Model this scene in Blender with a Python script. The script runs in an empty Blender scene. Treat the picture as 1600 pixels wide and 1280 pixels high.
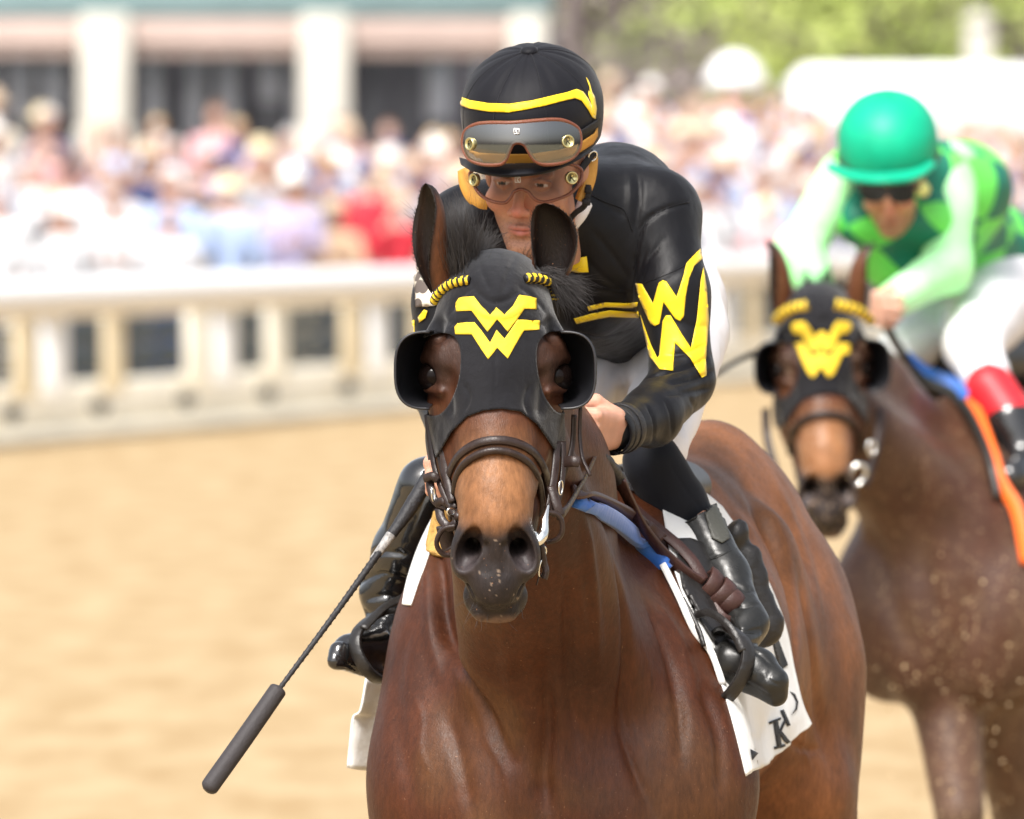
import bpy, math, random
import numpy as np
from mathutils import Vector, Matrix
from mathutils.bvhtree import BVHTree
from mathutils.geometry import delaunay_2d_cdt

# ------------------------------------------------------------ camera, sky, sun
scn = bpy.context.scene
COL = scn.collection
FPX, CX, HZ, CAMH = 20000.0, 800.0, 257.0, 2.11
cam_d = bpy.data.cameras.new('camera')
cam = bpy.data.objects.new('camera', cam_d); COL.objects.link(cam)
cam_d.sensor_width = 36.0
cam_d.lens = 36.0 * FPX / 1600.0
cam_d.clip_start = 1.0
cam_d.clip_end = 3000.0
cam.location = (0, 0, CAMH)
cam.rotation_euler = (math.radians(90) - math.atan((640 - HZ) / FPX), 0, 0)
cam_d.dof.use_dof = True
cam_d.dof.focus_distance = 20.25
cam_d.dof.aperture_fstop = (cam_d.lens / 1000.0) / 0.050
cam_d.dof.aperture_blades = 0
scn.camera = cam

SUN_EL, SUN_AZ = math.radians(52), math.radians(200)      # azimuth from +Y clockwise
world = bpy.data.worlds.new("World"); scn.world = world; world.use_nodes = True
wn = world.node_tree.nodes; wl = world.node_tree.links
bg = wn['Background']
sky = wn.new('ShaderNodeTexSky'); sky.sky_type = 'NISHITA'; sky.sun_disc = False
sky.sun_elevation = SUN_EL; sky.sun_rotation = SUN_AZ
sky.air_density = 1.0; sky.dust_density = 4.0; sky.ozone_density = 0.6
hs = wn.new('ShaderNodeHueSaturation'); hs.inputs['Saturation'].default_value = 0.35
wl.new(sky.outputs[0], hs.inputs['Color']); wl.new(hs.outputs[0], bg.inputs[0])
bg.inputs[1].default_value = 0.12
sun_d = bpy.data.lights.new('sun', 'SUN'); sun = bpy.data.objects.new('sun', sun_d); COL.objects.link(sun)
sun_d.energy = 2.25; sun_d.angle = math.radians(20); sun_d.color = (1.0, 0.955, 0.90)
_sd = Vector((math.sin(SUN_AZ) * math.cos(SUN_EL), math.cos(SUN_AZ) * math.cos(SUN_EL), math.sin(SUN_EL)))
sun.rotation_euler = _sd.to_track_quat('Z', 'Y').to_euler()
scn.view_settings.view_transform = 'Standard'
scn.view_settings.look = 'None'
scn.view_settings.gamma = 1.0
scn.view_settings.exposure = 1.12

# ------------------------------------------------------------ helpers
def W(px, py, Y):
    """the place at distance Y that the photograph shows at px, py"""
    return np.array(((px - CX) * Y / FPX, Y, CAMH - (py - HZ) * Y / FPX))

def tag(o, label=None, cat=None, group=None, kind=None):
    if label: o['label'] = label
    if cat: o['category'] = cat
    if group: o['group'] = group
    if kind: o['kind'] = kind
    return o

def empty(name, loc=(0, 0, 0), parent=None):
    o = bpy.data.objects.new(name, None); COL.objects.link(o)
    o.location = loc; o.empty_display_size = 0.1
    if parent: o.parent = parent
    return o

def fast_mesh(name, V, F, mats=(), parent=None, smooth=True, col=None, midx=None, uv=None):
    """V (n,3) world coordinates, F list/array of quads or mixed faces"""
    V = np.asarray(V, dtype=np.float64)
    me = bpy.data.meshes.new(name)
    if isinstance(F, np.ndarray):
        nf, k = F.shape
        me.vertices.add(len(V)); me.loops.add(nf * k); me.polygons.add(nf)
        me.vertices.foreach_set('co', V.astype(np.float32).ravel())
        me.loops.foreach_set('vertex_index', F.astype(np.int32).ravel())
        me.polygons.foreach_set('loop_start', np.arange(0, nf * k, k, dtype=np.int32))
        me.polygons.foreach_set('loop_total', np.full(nf, k, dtype=np.int32))
        me.update(calc_edges=True)
    else:
        me.from_pydata([tuple(v) for v in V], [], F)
    if smooth:
        me.polygons.foreach_set('use_smooth', np.ones(len(me.polygons), dtype=bool))
    if not isinstance(mats, (list, tuple)): mats = [mats]
    for m in mats: me.materials.append(m)
    if midx is not None:
        me.polygons.foreach_set('material_index', np.asarray(midx, dtype=np.int32))
    if col is not None:
        at = me.color_attributes.new('Col', 'FLOAT_COLOR', 'POINT')
        c4 = np.ones((len(V), 4), dtype=np.float32); c4[:, :3] = col
        at.data.foreach_set('color', c4.ravel())
    me.validate(); me.update()
    o = bpy.data.objects.new(name, me); COL.objects.link(o)
    if parent is not None:
        o.parent = parent
        o.matrix_parent_inverse = WM(parent).inverted()
    return o

def WM(o):
    m = Matrix.LocRotScale(o.location, o.rotation_euler, o.scale)
    if o.parent: m = WM(o.parent) @ o.matrix_parent_inverse @ m
    return m

class MB:
    """collects pieces into one mesh"""
    def __init__(s): s.V = []; s.F = []; s.M = []; s.n = 0
    def add(s, V, F, m=0):
        V = np.asarray(V, dtype=float)
        for f in F: s.F.append([int(i) + s.n for i in f])
        s.M += [m] * len(F)
        s.V.append(V); s.n += len(V)
        return s
    def build(s, name, mats, parent=None, smooth=True, col=None):
        V = np.concatenate(s.V)
        if callable(col): col = col(V)
        return fast_mesh(name, V, s.F, mats, parent, smooth, col, s.M)
    def box(s, c, size, rot=None, m=0, bev=0.0):
        c = np.array(c, float); h = np.array(size, float) / 2
        R = np.array(rot) if rot is not None else np.eye(3)
        if bev <= 0:
            P = np.array([[x, y, z] for z in (-1, 1) for y in (-1, 1) for x in (-1, 1)]) * h
            F = [(0, 2, 3, 1), (4, 5, 7, 6), (0, 1, 5, 4), (2, 6, 7, 3), (0, 4, 6, 2), (1, 3, 7, 5)]
            return s.add(P @ R.T + c, F, m)
        b = min(bev, h.min() * 0.9)
        P = []; idx = {}
        for sz in (-1, 1):
            for sy in (-1, 1):
                for sx in (-1, 1):
                    for ax in range(3):
                        q = np.array([sx, sy, sz]) * (h - b)
                        q[ax] += (sx, sy, sz)[ax] * b
                        idx[(sx, sy, sz, ax)] = len(P); P.append(q)
        F = []
        for ax in range(3):
            o1, o2 = [(1, 2), (2, 0), (0, 1)][ax]
            for sg in (-1, 1):
                f = []
                for (a, b2) in ((-1, -1), (1, -1), (1, 1), (-1, 1)):
                    k = [0, 0, 0]; k[ax] = sg; k[o1] = a; k[o2] = b2
                    f.append(idx[(k[0], k[1], k[2], ax)])
                F.append(f if sg > 0 else f[::-1])
        for ax in range(3):
            o1, o2 = [(1, 2), (2, 0), (0, 1)][ax]
            for a in (-1, 1):
                for b2 in (-1, 1):
                    k0 = [0, 0, 0]; k0[o1] = a; k0[o2] = b2
                    f = []
                    for (sg, wh) in ((-1, o1), (1, o1), (1, o2), (-1, o2)):
                        k = list(k0); k[ax] = sg; f.append(idx[(k[0], k[1], k[2], wh)])
                    F.append(f if a * b2 < 0 else f[::-1])
        for sx in (-1, 1):
            for sy in (-1, 1):
                for sz in (-1, 1):
                    f = [idx[(sx, sy, sz, a)] for a in range(3)]
                    F.append(f if sx * sy * sz > 0 else f[::-1])
        return s.add(np.array(P) @ R.T + c, F, m)
    def tube(s, P, r, n=8, m=0, closed=False, caps=True, flat=None, N0=None, stripe=None):
        """sweep along P; r scalar/list; flat=(width half, thick half) for straps; N0 = normals for straps"""
        P = np.asarray(P, float); K = len(P)
        r = np.full(K, r, float) if np.isscalar(r) else np.asarray(r, float)
        T = np.zeros_like(P)
        if closed: T = np.roll(P, -1, 0) - np.roll(P, 1, 0)
        else:
            T[1:-1] = P[2:] - P[:-2]; T[0] = P[1] - P[0]; T[-1] = P[-1] - P[-2]
        T /= np.linalg.norm(T, axis=1)[:, None] + 1e-12
        if N0 is None:
            N = np.zeros_like(P)
            v = np.array([0, 0, 1.0]) if abs(T[0][2]) < 0.9 else np.array([1.0, 0, 0])
            v = v - T[0] * (v @ T[0]); v /= np.linalg.norm(v)
            for i in range(K):
                v = v - T[i] * (v @ T[i]); v /= np.linalg.norm(v) + 1e-12; N[i] = v
        else:
            N = np.asarray(N0, float)
            if N.ndim == 1: N = np.tile(N, (K, 1))
            N = N - T * (N * T).sum(1)[:, None]
            N /= np.linalg.norm(N, axis=1)[:, None] + 1e-12
        B = np.cross(T, N)
        V = []
        if flat is None:
            an = np.arange(n) * 2 * math.pi / n
            for i in range(K):
                V.append(P[i] + r[i] * (np.cos(an)[:, None] * N[i] + np.sin(an)[:, None] * B[i]))
        else:
            w, t = flat
            w = np.full(K, w, float) if np.isscalar(w) else np.asarray(w, float)
            c = 0.75
            sec = np.array([(-1, -c), (-.93, -1), (.93, -1), (1, -c), (1, c), (.93, 1), (0, 1.25), (-.93, 1), (-1, c)])
            n = len(sec)
            for i in range(K):
                V.append(P[i] + sec[:, :1] * w[i] * B[i] + sec[:, 1:] * t * N[i])
        V = np.concatenate(V)
        F = []; 
        KK = K if closed else K - 1
        for i in range(KK):
            j = (i + 1) % K
            for a in range(n):
                b = (a + 1) % n
                F.append((i * n + a, i * n + b, j * n + b, j * n + a))
        M = [m] * len(F)
        if stripe is not None:
            M = [stripe(i, a) for i in range(KK) for a in range(n)]
        if caps and not closed:
            F.append(tuple(range(n))[::-1]); F.append(tuple((K - 1) * n + a for a in range(n)))
            M += [m, m]
        n0 = len(s.M)
        s.add(V, F, m)
        s.M[n0:] = M
        return s
    def lathe(s, prof, c, axis=(0, 0, 1), n=24, m=0, xdir=None):
        """prof list of (r, h)"""
        ax = np.array(axis, float); ax /= np.linalg.norm(ax)
        x = np.array(xdir if xdir is not None else ((1, 0, 0) if abs(ax[0]) < .9 else (0, 1, 0)), float)
        x -= ax * (x @ ax); x /= np.linalg.norm(x); y = np.cross(ax, x)
        c = np.array(c, float); V = []; F = []
        an = np.arange(n) * 2 * math.pi / n
        for (r, h) in prof:
            V.append(c + ax * h + r * (np.cos(an)[:, None] * x + np.sin(an)[:, None] * y))
        for i in range(len(prof) - 1):
            for a in range(n):
                b = (a + 1) % n
                F.append((i * n + a, i * n + b, (i + 1) * n + b, (i + 1) * n + a))
        F.append(tuple(range(n))[::-1]); F.append(tuple((len(prof) - 1) * n + a for a in range(n)))
        return s.add(np.concatenate(V), F, m)

def spline(P, n=8, closed=False):
    """Catmull-Rom through the rows of P"""
    P = np.asarray(P, float); K = len(P); out = []
    rng = K if closed else K - 1
    for i in range(rng):
        if closed: p0, p1, p2, p3 = P[(i - 1) % K], P[i], P[(i + 1) % K], P[(i + 2) % K]
        else:
            p1, p2 = P[i], P[i + 1]
            p0 = P[i - 1] if i > 0 else 2 * p1 - p2
            p3 = P[i + 2] if i + 2 < K else 2 * p2 - p1
        for t in np.arange(n) / n:
            out.append(.5 * ((2 * p1) + (-p0 + p2) * t + (2 * p0 - 5 * p1 + 4 * p2 - p3) * t * t + (-p0 + 3 * p1 - 3 * p2 + p3) * t ** 3))
    if not closed: out.append(P[-1])
    return np.array(out)

def WS(pts, n=8, closed=False):
    """spline through list of (px,py,Y)"""
    return spline(np.array([W(*p) for p in pts]), n, closed)

def sheet(grid, nu, nv):
    """grid[v][u] of 3d control points -> dense (nv, nu, 3)"""
    G = np.asarray(grid, float)
    rows = [spline(G[i], max(1, nu // (G.shape[1] - 1))) for i in range(G.shape[0])]
    R = np.array(rows)
    cols = [spline(R[:, j], max(1, nv // (G.shape[0] - 1))) for j in range(R.shape[1])]
    return np.array(cols).transpose(1, 0, 2)

def grid_faces(nv, nu, wrap=False):
    F = []
    for i in range(nv - 1):
        for j in range(nu if wrap else nu - 1):
            k = (j + 1) % nu
            F.append((i * nu + j, i * nu + k, (i + 1) * nu + k, (i + 1) * nu + j))
    return F

def sheet_obj(name, S, mats, parent, thick=0.002, col=None, midx=None, offset=0):
    nv, nu = S.shape[:2]
    o = fast_mesh(name, S.reshape(-1, 3), grid_faces(nv, nu), mats, parent, True, col, midx)
    if thick:
        md = o.modifiers.new('solid', 'SOLIDIFY'); md.thickness = thick; md.offset = offset
    return o

# ------------------------------------------------------------ signed distance modelling
def smin(a, b, k):
    h = np.clip(.5 + .5 * (b - a) / k, 0, 1)
    return b * (1 - h) + a * h - k * h * (1 - h)

class SDF:
    def __init__(s, lo, hi, h, M=None):
        """M: optional 4x4 taking local primitives to world"""
        s.lo = np.array(lo, float); s.h = h
        s.n = np.ceil((np.array(hi, float) - s.lo) / h).astype(int) + 1
        s.F = np.full(s.n, 0.5, dtype=np.float32)
        s.ax = [(s.lo[i] + np.arange(s.n[i]) * h).astype(np.float32) for i in range(3)]
    def _win(s, mn, mx, m):
        a = np.clip(np.floor((np.array(mn) - m - s.lo) / s.h).astype(int), 0, s.n)
        b = np.clip(np.ceil((np.array(mx) + m - s.lo) / s.h).astype(int) + 1, 0, s.n)
        if (b <= a).any(): return None
        sl = tuple(slice(a[i], b[i]) for i in range(3))
        X = s.ax[0][sl[0]][:, None, None]; Y = s.ax[1][sl[1]][None, :, None]; Z = s.ax[2][sl[2]][None, None, :]
        return sl, X, Y, Z
    def _put(s, sl, d, k, op):
        if op == 'add': s.F[sl] = smin(s.F[sl], d, k)
        elif op == 'sub': s.F[sl] = -smin(-s.F[sl], d, k)
    def cap(s, a, b, ra, rb=None, k=.02, op='add', flat=None, nrm=None):
        if rb is None: rb = ra
        a = np.array(a, float); b = np.array(b, float)
        fm = max(1.0, flat or 1.0)
        R = max(ra, rb) * fm
        w = s._win(np.minimum(a, b) - R, np.maximum(a, b) + R, k + 2 * s.h + .01)
        if w is None: return s
        sl, X, Y, Z = w
        ba = b - a; L2 = float(ba @ ba) + 1e-12
        x, y, z = X - a[0], Y - a[1], Z - a[2]
        t = np.clip((x * ba[0] + y * ba[1] + z * ba[2]) / L2, 0, 1)
        x = x - t * ba[0]; y = y - t * ba[1]; z = z - t * ba[2]
        if flat is not None:
            nr = np.array(nrm, float); nr /= np.linalg.norm(nr)
            c = (x * nr[0] + y * nr[1] + z * nr[2]) * (1.0 / flat - 1)
            x = x + nr[0] * c; y = y + nr[1] * c; z = z + nr[2] * c
        d = np.sqrt(x * x + y * y + z * z) - (ra + (rb - ra) * t)
        if flat is not None and flat < 1: d = d * flat ** .5
        s._put(sl, d, k, op); return s
    def ell(s, c, r, R=None, k=.02, op='add'):
        c = np.array(c, float); r = np.array(r, float)
        R = np.eye(3) if R is None else np.array(R, float)      # columns = local axes
        ext = np.sqrt(((R * r[None, :]) ** 2).sum(1))
        w = s._win(c - ext, c + ext, k + 2 * s.h + .01)
        if w is None: return s
        sl, X, Y, Z = w
        x, y, z = X - c[0], Y - c[1], Z - c[2]
        q = [x * R[0, i] + y * R[1, i] + z * R[2, i] for i in range(3)]
        k0 = np.sqrt(sum((q[i] / r[i]) ** 2 for i in range(3)))
        k1 = np.sqrt(sum((q[i] / r[i] ** 2) ** 2 for i in range(3))) + 1e-9
        d = k0 * (k0 - 1) / k1
        s._put(sl, d, k, op); return s
    def chain(s, P, r, k=.02, op='add', **kw):
        for i in range(len(P) - 1): s.cap(P[i], P[i + 1], r[i], r[i + 1], k, op, **kw)
        return s
    def mesh(s, level=0.0):
        F = s.F - level
        ins = F < 0
        n = s.n
        c = [ins[i:n[0] - 1 + i, j:n[1] - 1 + j, k:n[2] - 1 + k] for i in (0, 1) for j in (0, 1) for k in (0, 1)]
        cnt = sum(x.astype(np.int8) for x in c)
        act = (cnt > 0) & (cnt < 8)
        I, J, K = np.nonzero(act)
        idx = -np.ones(act.shape, dtype=np.int64); idx[I, J, K] = np.arange(len(I))
        val = {}
        for i in (0, 1):
            for j in (0, 1):
                for k in (0, 1): val[(i, j, k)] = F[I + i, J + j, K + k]
        acc = np.zeros((len(I), 3)); num = np.zeros(len(I))
        for ax in range(3):
            for p in (0, 1):
                for q in (0, 1):
                    k0 = [0, 0, 0]; o1, o2 = [(1, 2), (0, 2), (0, 1)][ax]
                    k0[o1] = p; k0[o2] = q; k1 = list(k0); k1[ax] = 1
                    a = val[tuple(k0)]; b = val[tuple(k1)]
                    m = (a < 0) != (b < 0)
                    t = np.where(m, a / np.where(m, a - b, 1), 0)
                    pt = np.zeros((len(I), 3)); pt[:, o1] = p; pt[:, o2] = q; pt[:, ax] = t
                    acc += pt * m[:, None]; num += m
        V = acc / num[:, None] + np.stack([I, J, K], 1)
        V = V * s.h + s.lo
        Fs = []
        for ax in range(3):
            o1, o2 = [(1, 2), (2, 0), (0, 1)][ax]
            sl0 = [slice(None)] * 3; sl1 = [slice(None)] * 3
            sl0[ax] = slice(0, -1); sl1[ax] = slice(1, None)
            A = ins[tuple(sl0)]; B = ins[tuple(sl1)]
            ch = A != B
            E = np.stack(np.nonzero(ch), 1)
            ok = (E[:, o1] > 0) & (E[:, o2] > 0) & (E[:, o1] < n[o1] - 1) & (E[:, o2] < n[o2] - 1)
            E = E[ok]
            fl = A[E[:, 0], E[:, 1], E[:, 2]]
            def cell(d1, d2):
                e = E.copy(); e[:, o1] += d1; e[:, o2] += d2
                return idx[e[:, 0], e[:, 1], e[:, 2]]
            q = np.stack([cell(-1, -1), cell(0, -1), cell(0, 0), cell(-1, 0)], 1)
            q[~fl] = q[~fl][:, ::-1]
            Fs.append(q)
        Fq = np.concatenate(Fs)
        Fq = Fq[(Fq >= 0).all(1)]
        return V, Fq
    def sample(s, P):
        g = (np.asarray(P) - s.lo) / s.h
        i = np.clip(np.floor(g).astype(int), 0, s.n - 2); f = g - i
        out = 0
        for a in (0, 1):
            for b in (0, 1):
                for c in (0, 1):
                    w = (f[:, 0] if a else 1 - f[:, 0]) * (f[:, 1] if b else 1 - f[:, 1]) * (f[:, 2] if c else 1 - f[:, 2])
                    out = out + w * s.F[i[:, 0] + a, i[:, 1] + b, i[:, 2] + c]
        return out
    def grad(s, P):
        P = np.asarray(P); e = s.h
        g = np.stack([s.sample(P + d) - s.sample(P - d) for d in (np.eye(3) * e)], 1)
        return g / (np.linalg.norm(g, axis=1)[:, None] + 1e-9)

def compact(V, F):
    used = np.unique(F); mp = -np.ones(len(V), dtype=np.int64); mp[used] = np.arange(len(used))
    return V[used], mp[F], used

def smooth_mesh(V, F, it=2, lam=.5, mask=None):
    E = np.concatenate([F[:, [0, 1]], F[:, [1, 2]], F[:, [2, 3]], F[:, [3, 0]]])
    E = np.concatenate([E, E[:, ::-1]])
    for _ in range(it):
        acc = np.stack([np.bincount(E[:, 0], V[E[:, 1], c], len(V)) for c in range(3)], 1)
        cnt = np.bincount(E[:, 0], minlength=len(V))[:, None]
        d = acc / np.maximum(cnt, 1) - V
        V = V + d * lam * (1 if mask is None else mask[:, None])
    return V

def vnoise(P, sc, seed=0):
    """smooth value noise, vectorised, -1..1"""
    P = np.asarray(P, float) * sc + seed * 17.31
    i = np.floor(P).astype(np.int64); f = P - i; f = f * f * (3 - 2 * f)
    def hsh(a, b, c):
        n = (a * 73856093) ^ (b * 19349663) ^ (c * 83492791) ^ (seed * 2654435761)
        n = (n ^ (n >> 13)) * 1274126177
        return ((n ^ (n >> 16)) & 0xffff) / 32767.5 - 1
    out = 0
    for a in (0, 1):
        for b in (0, 1):
            for c in (0, 1):
                w = (f[:, 0] if a else 1 - f[:, 0]) * (f[:, 1] if b else 1 - f[:, 1]) * (f[:, 2] if c else 1 - f[:, 2])
                out = out + w * hsh(i[:, 0] + a, i[:, 1] + b, i[:, 2] + c)
    return out

def fbm(P, sc, oct=3, seed=0):
    o = 0; a = 1; t = 0
    for k in range(oct):
        o = o + a * vnoise(P, sc * 2 ** k, seed + k); t += a; a *= .5
    return o / t

def pts_in_poly(px, py, poly):
    poly = np.asarray(poly, float); ins = np.zeros(len(px), bool); n = len(poly)
    for i in range(n):
        x1, y1 = poly[i][:2]; x2, y2 = poly[(i + 1) % n][:2]
        c = ((y1 > py) != (y2 > py)) & (px < (x2 - x1) * (py - y1) / (y2 - y1 + 1e-12) + x1)
        ins ^= c
    return ins

def near_poly(P2, poly):
    """nearest point on closed polyline for each point (n,2)"""
    poly = np.asarray(poly, float); best = np.full(len(P2), 1e9); out = P2.copy()
    for i in range(len(poly)):
        a = poly[i]; b = poly[(i + 1) % len(poly)]; ba = b - a
        t = np.clip(((P2 - a) @ ba) / (ba @ ba + 1e-12), 0, 1)
        q = a + t[:, None] * ba; d = np.linalg.norm(P2 - q, axis=1)
        m = d < best; best[m] = d[m]; out[m] = q[m]
    return out, best

def proj(V):
    """world -> photo pixel (simple projection used for measuring the model)"""
    return np.stack([CX + V[:, 0] / V[:, 1] * FPX, HZ + (CAMH - V[:, 2]) / V[:, 1] * FPX], 1)

def unproj(P2, Y):
    return np.stack([(P2[:, 0] - CX) * Y / FPX, Y, CAMH - (P2[:, 1] - HZ) * Y / FPX], 1)

def fill_poly(poly, step, holes=()):
    """dense triangulation of a 2d polygon -> verts2d, faces"""
    poly = [np.asarray(p, float) for p in poly]
    def dens(p):
        p = np.asarray(p, float)
        out = []
        for i in range(len(p)):
            a = p[i]; b = p[(i + 1) % len(p)]; n = max(1, int(np.linalg.norm(b - a) / step))
            for t in range(n): out.append(a + (b - a) * t / n)
        return np.array(out)
    b = dens(poly); mn = b.min(0); mx = b.max(0)
    xs = np.arange(mn[0] + step * .5, mx[0], step); ys = np.arange(mn[1] + step * .5, mx[1], step)
    gx, gy = np.meshgrid(xs, ys); g = np.stack([gx.ravel(), gy.ravel()], 1)
    _, d = near_poly(g, b)
    g = g[pts_in_poly(g[:, 0], g[:, 1], b) & (d > step * .45)]
    hb = [dens(h) for h in holes]
    for h in hb:
        _, d = near_poly(g, h)
        g = g[~pts_in_poly(g[:, 0], g[:, 1], h) & (d > step * .45)]
    allv = [b] + hb + [g]
    edges = []; n0 = 0
    for q in [b] + hb:
        edges += [(n0 + i, n0 + (i + 1) % len(q)) for i in range(len(q))]; n0 += len(q)
    P = np.concatenate(allv)
    vs, es, fs, *_ = delaunay_2d_cdt([Vector((float(a), float(c))) for a, c in P], edges, [], 0, 1e-5)
    V = np.array([(v.x, v.y) for v in vs]); out = []
    for f in fs:
        c = V[list(f)].mean(0)[None]
        if not pts_in_poly(c[:, 0], c[:, 1], b)[0]: continue
        if any(pts_in_poly(c[:, 0], c[:, 1], h)[0] for h in hb): continue
        out.append(list(f))
    return V, out

def bvh_of(V, F):
    return BVHTree.FromPolygons([tuple(v) for v in V], [tuple(int(i) for i in f) for f in F])

def bvh_obj(*obs):
    V = []; F = []; n = 0
    for o in obs:
        me = o.data; v = np.empty(len(me.vertices) * 3); me.vertices.foreach_get('co', v); v = v.reshape(-1, 3)
        V.append(v); F += [tuple(i + n for i in p.vertices) for p in me.polygons]; n += len(v)
    return BVHTree.FromPolygons([tuple(v) for v in np.concatenate(V)], F)

def cast(bvh, P2, off, Y0=15.0, Yd=21.0):
    """photo points -> points on the surface seen there, lifted by off towards the surface normal"""
    out = []; last = None
    miss = []
    for i, (x, y) in enumerate(P2):
        a = Vector(W(x, y, Y0)); b = Vector(W(x, y, Y0 + 30)); d = (b - a).normalized()
        h = bvh.ray_cast(a, d)
        if h[0] is None:
            out.append(None); miss.append(i)
        else:
            n = h[1]
            if n.dot(d) > 0: n = -n
            out.append(np.array(h[0] + n * off))
    good = [o for o in out if o is not None]
    for i in miss:
        x, y = P2[i]
        Yg = min(((np.hypot(P2[j][0] - x, P2[j][1] - y)), out[j][1]) for j in range(len(out)) if j not in set(miss))[1] if good else Yd
        p = Vector(W(x, y, Yg)); q = bvh.find_nearest(p)
        out[i] = np.array(q[0] + q[1] * off)
    return np.array(out)

def decal(name, poly, bvh, off, mats, parent, step=4.0, thick=0.0016, holes=()):
    V2, F = fill_poly(poly, step, holes)
    V = cast(bvh, V2, off)
    o = fast_mesh(name, V, F, mats, parent, True)
    # face towards the camera
    me = o.data
    s = sum(p.normal.y * p.area for p in me.polygons)
    if s > 0: me.flip_normals()
    md = o.modifiers.new('solid', 'SOLIDIFY'); md.thickness = thick; md.offset = 1
    return o

def snap(bvh, P, off):
    out = []; N = []
    for p in P:
        q = bvh.find_nearest(Vector(p)); out.append(np.array(q[0] + q[1] * off)); N.append(np.array(q[1]))
    return np.array(out), np.array(N)

def relax(P, it=3):
    P = P.copy()
    for _ in range(it): P[1:-1] = .5 * P[1:-1] + .25 * (P[2:] + P[:-2])
    return P

# ------------------------------------------------------------ materials
def mat(name, color=(.5, .5, .5), rough=.6, spec=.5, metal=0., attr=False, vary=0., vscale=20., vcol=None,
        bump=0., bscale=60., bdet=4., stretch=None, sheen=0., coat=0., coat_rough=.1, sss=0., sssc=(1, .3, .2), rvary=0., weave=0., wscale=900.,
        speck=None, trans=0., ior=1.45, aniso=0.):
    m = bpy.data.materials.new(name); m.use_nodes = True
    nt = m.node_tree; N = nt.nodes; L = nt.links; b = N['Principled BSDF']
    b.inputs['Base Color'].default_value = (*color, 1); b.inputs['Roughness'].default_value = rough
    b.inputs['Specular IOR Level'].default_value = spec; b.inputs['Metallic'].default_value = metal
    b.inputs['IOR'].default_value = ior
    if trans: b.inputs['Transmission Weight'].default_value = trans
    if sheen:
        b.inputs['Sheen Weight'].default_value = sheen; b.inputs['Sheen Roughness'].default_value = .45
    if coat:
        b.inputs['Coat Weight'].default_value = coat; b.inputs['Coat Roughness'].default_value = coat_rough
    if sss:
        b.inputs['Subsurface Weight'].default_value = sss; b.inputs['Subsurface Radius'].default_value = sssc
        b.inputs['Subsurface Scale'].default_value = .006
    tc = N.new('ShaderNodeTexCoord'); src = tc.outputs['Object']
    if stretch:
        mp = N.new('ShaderNodeMapping'); mp.inputs['Scale'].default_value = stretch; L.new(src, mp.inputs[0]); srcs = mp.outputs[0]
    else: srcs = src
    cur = None
    if attr:
        a = N.new('ShaderNodeAttribute'); a.attribute_name = 'Col'; cur = a.outputs['Color']
    if vary:
        nz = N.new('ShaderNodeTexNoise'); nz.inputs['Scale'].default_value = vscale; nz.inputs['Detail'].default_value = 5
        L.new(srcs, nz.inputs['Vector'])
        cr = N.new('ShaderNodeMapRange'); cr.inputs[1].default_value = .3; cr.inputs[2].default_value = .7
        cr.inputs[3].default_value = 0; cr.inputs[4].default_value = 1
        L.new(nz.outputs['Fac'], cr.inputs[0])
        mx = N.new('ShaderNodeMix'); mx.data_type = 'RGBA'; mx.blend_type = 'MULTIPLY'
        vc = vcol or (1 - vary, 1 - vary, 1 - vary)
        if cur is not None: L.new(cur, mx.inputs[6])
        else: mx.inputs[6].default_value = (*color, 1)
        mx.inputs[7].default_value = (*vc, 1)
        L.new(cr.outputs[0], mx.inputs[0]); cur = mx.outputs[2]
    if speck:
        vo = N.new('ShaderNodeTexNoise'); vo.inputs['Scale'].default_value = speck[0]; vo.inputs['Detail'].default_value = 1
        L.new(src, vo.inputs['Vector'])
        r2 = N.new('ShaderNodeMapRange'); r2.inputs[1].default_value = speck[1]; r2.inputs[2].default_value = speck[1] + .03
        L.new(vo.outputs['Fac'], r2.inputs[0])
        m2 = N.new('ShaderNodeMix'); m2.data_type = 'RGBA'
        if cur is not None: L.new(cur, m2.inputs[6])
        else: m2.inputs[6].default_value = (*color, 1)
        m2.inputs[7].default_value = (*speck[2], 1); L.new(r2.outputs[0], m2.inputs[0]); cur = m2.outputs[2]
    if cur is not None: L.new(cur, b.inputs['Base Color'])
    if rvary:
        n3 = N.new('ShaderNodeTexNoise'); n3.inputs['Scale'].default_value = vscale * 1.7; L.new(srcs, n3.inputs['Vector'])
        r3 = N.new('ShaderNodeMapRange'); r3.inputs[1].default_value = .3; r3.inputs[2].default_value = .7
        r3.inputs[3].default_value = max(0, rough - rvary); r3.inputs[4].default_value = min(1, rough + rvary)
        L.new(n3.outputs['Fac'], r3.inputs[0]); L.new(r3.outputs[0], b.inputs['Roughness'])
    hgt = None
    if bump:
        nb = N.new('ShaderNodeTexNoise'); nb.inputs['Scale'].default_value = bscale; nb.inputs['Detail'].default_value = bdet
        L.new(srcs, nb.inputs['Vector'])
        bp = N.new('ShaderNodeBump'); bp.inputs['Strength'].default_value = min(1, bump); bp.inputs['Distance'].default_value = .004 * max(1, bump)
        L.new(nb.outputs['Fac'], bp.inputs['Height']); hgt = bp
    if weave:
        wv = N.new('ShaderNodeTexWave'); wv.inputs['Scale'].default_value = wscale; wv.bands_direction = 'DIAGONAL'; wv.inputs['Distortion'].default_value = .5
        L.new(src, wv.inputs['Vector'])
        b2 = N.new('ShaderNodeBump'); b2.inputs['Strength'].default_value = weave; b2.inputs['Distance'].default_value = .0006
        L.new(wv.outputs['Fac'], b2.inputs['Height'])
        if hgt is not None: L.new(hgt.outputs[0], b2.inputs['Normal'])
        hgt = b2
    if hgt is not None: L.new(hgt.outputs[0], b.inputs['Normal'])
    return m

def rotm(axis, deg):
    return np.array(Matrix.Rotation(math.radians(deg), 3, axis))
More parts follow.
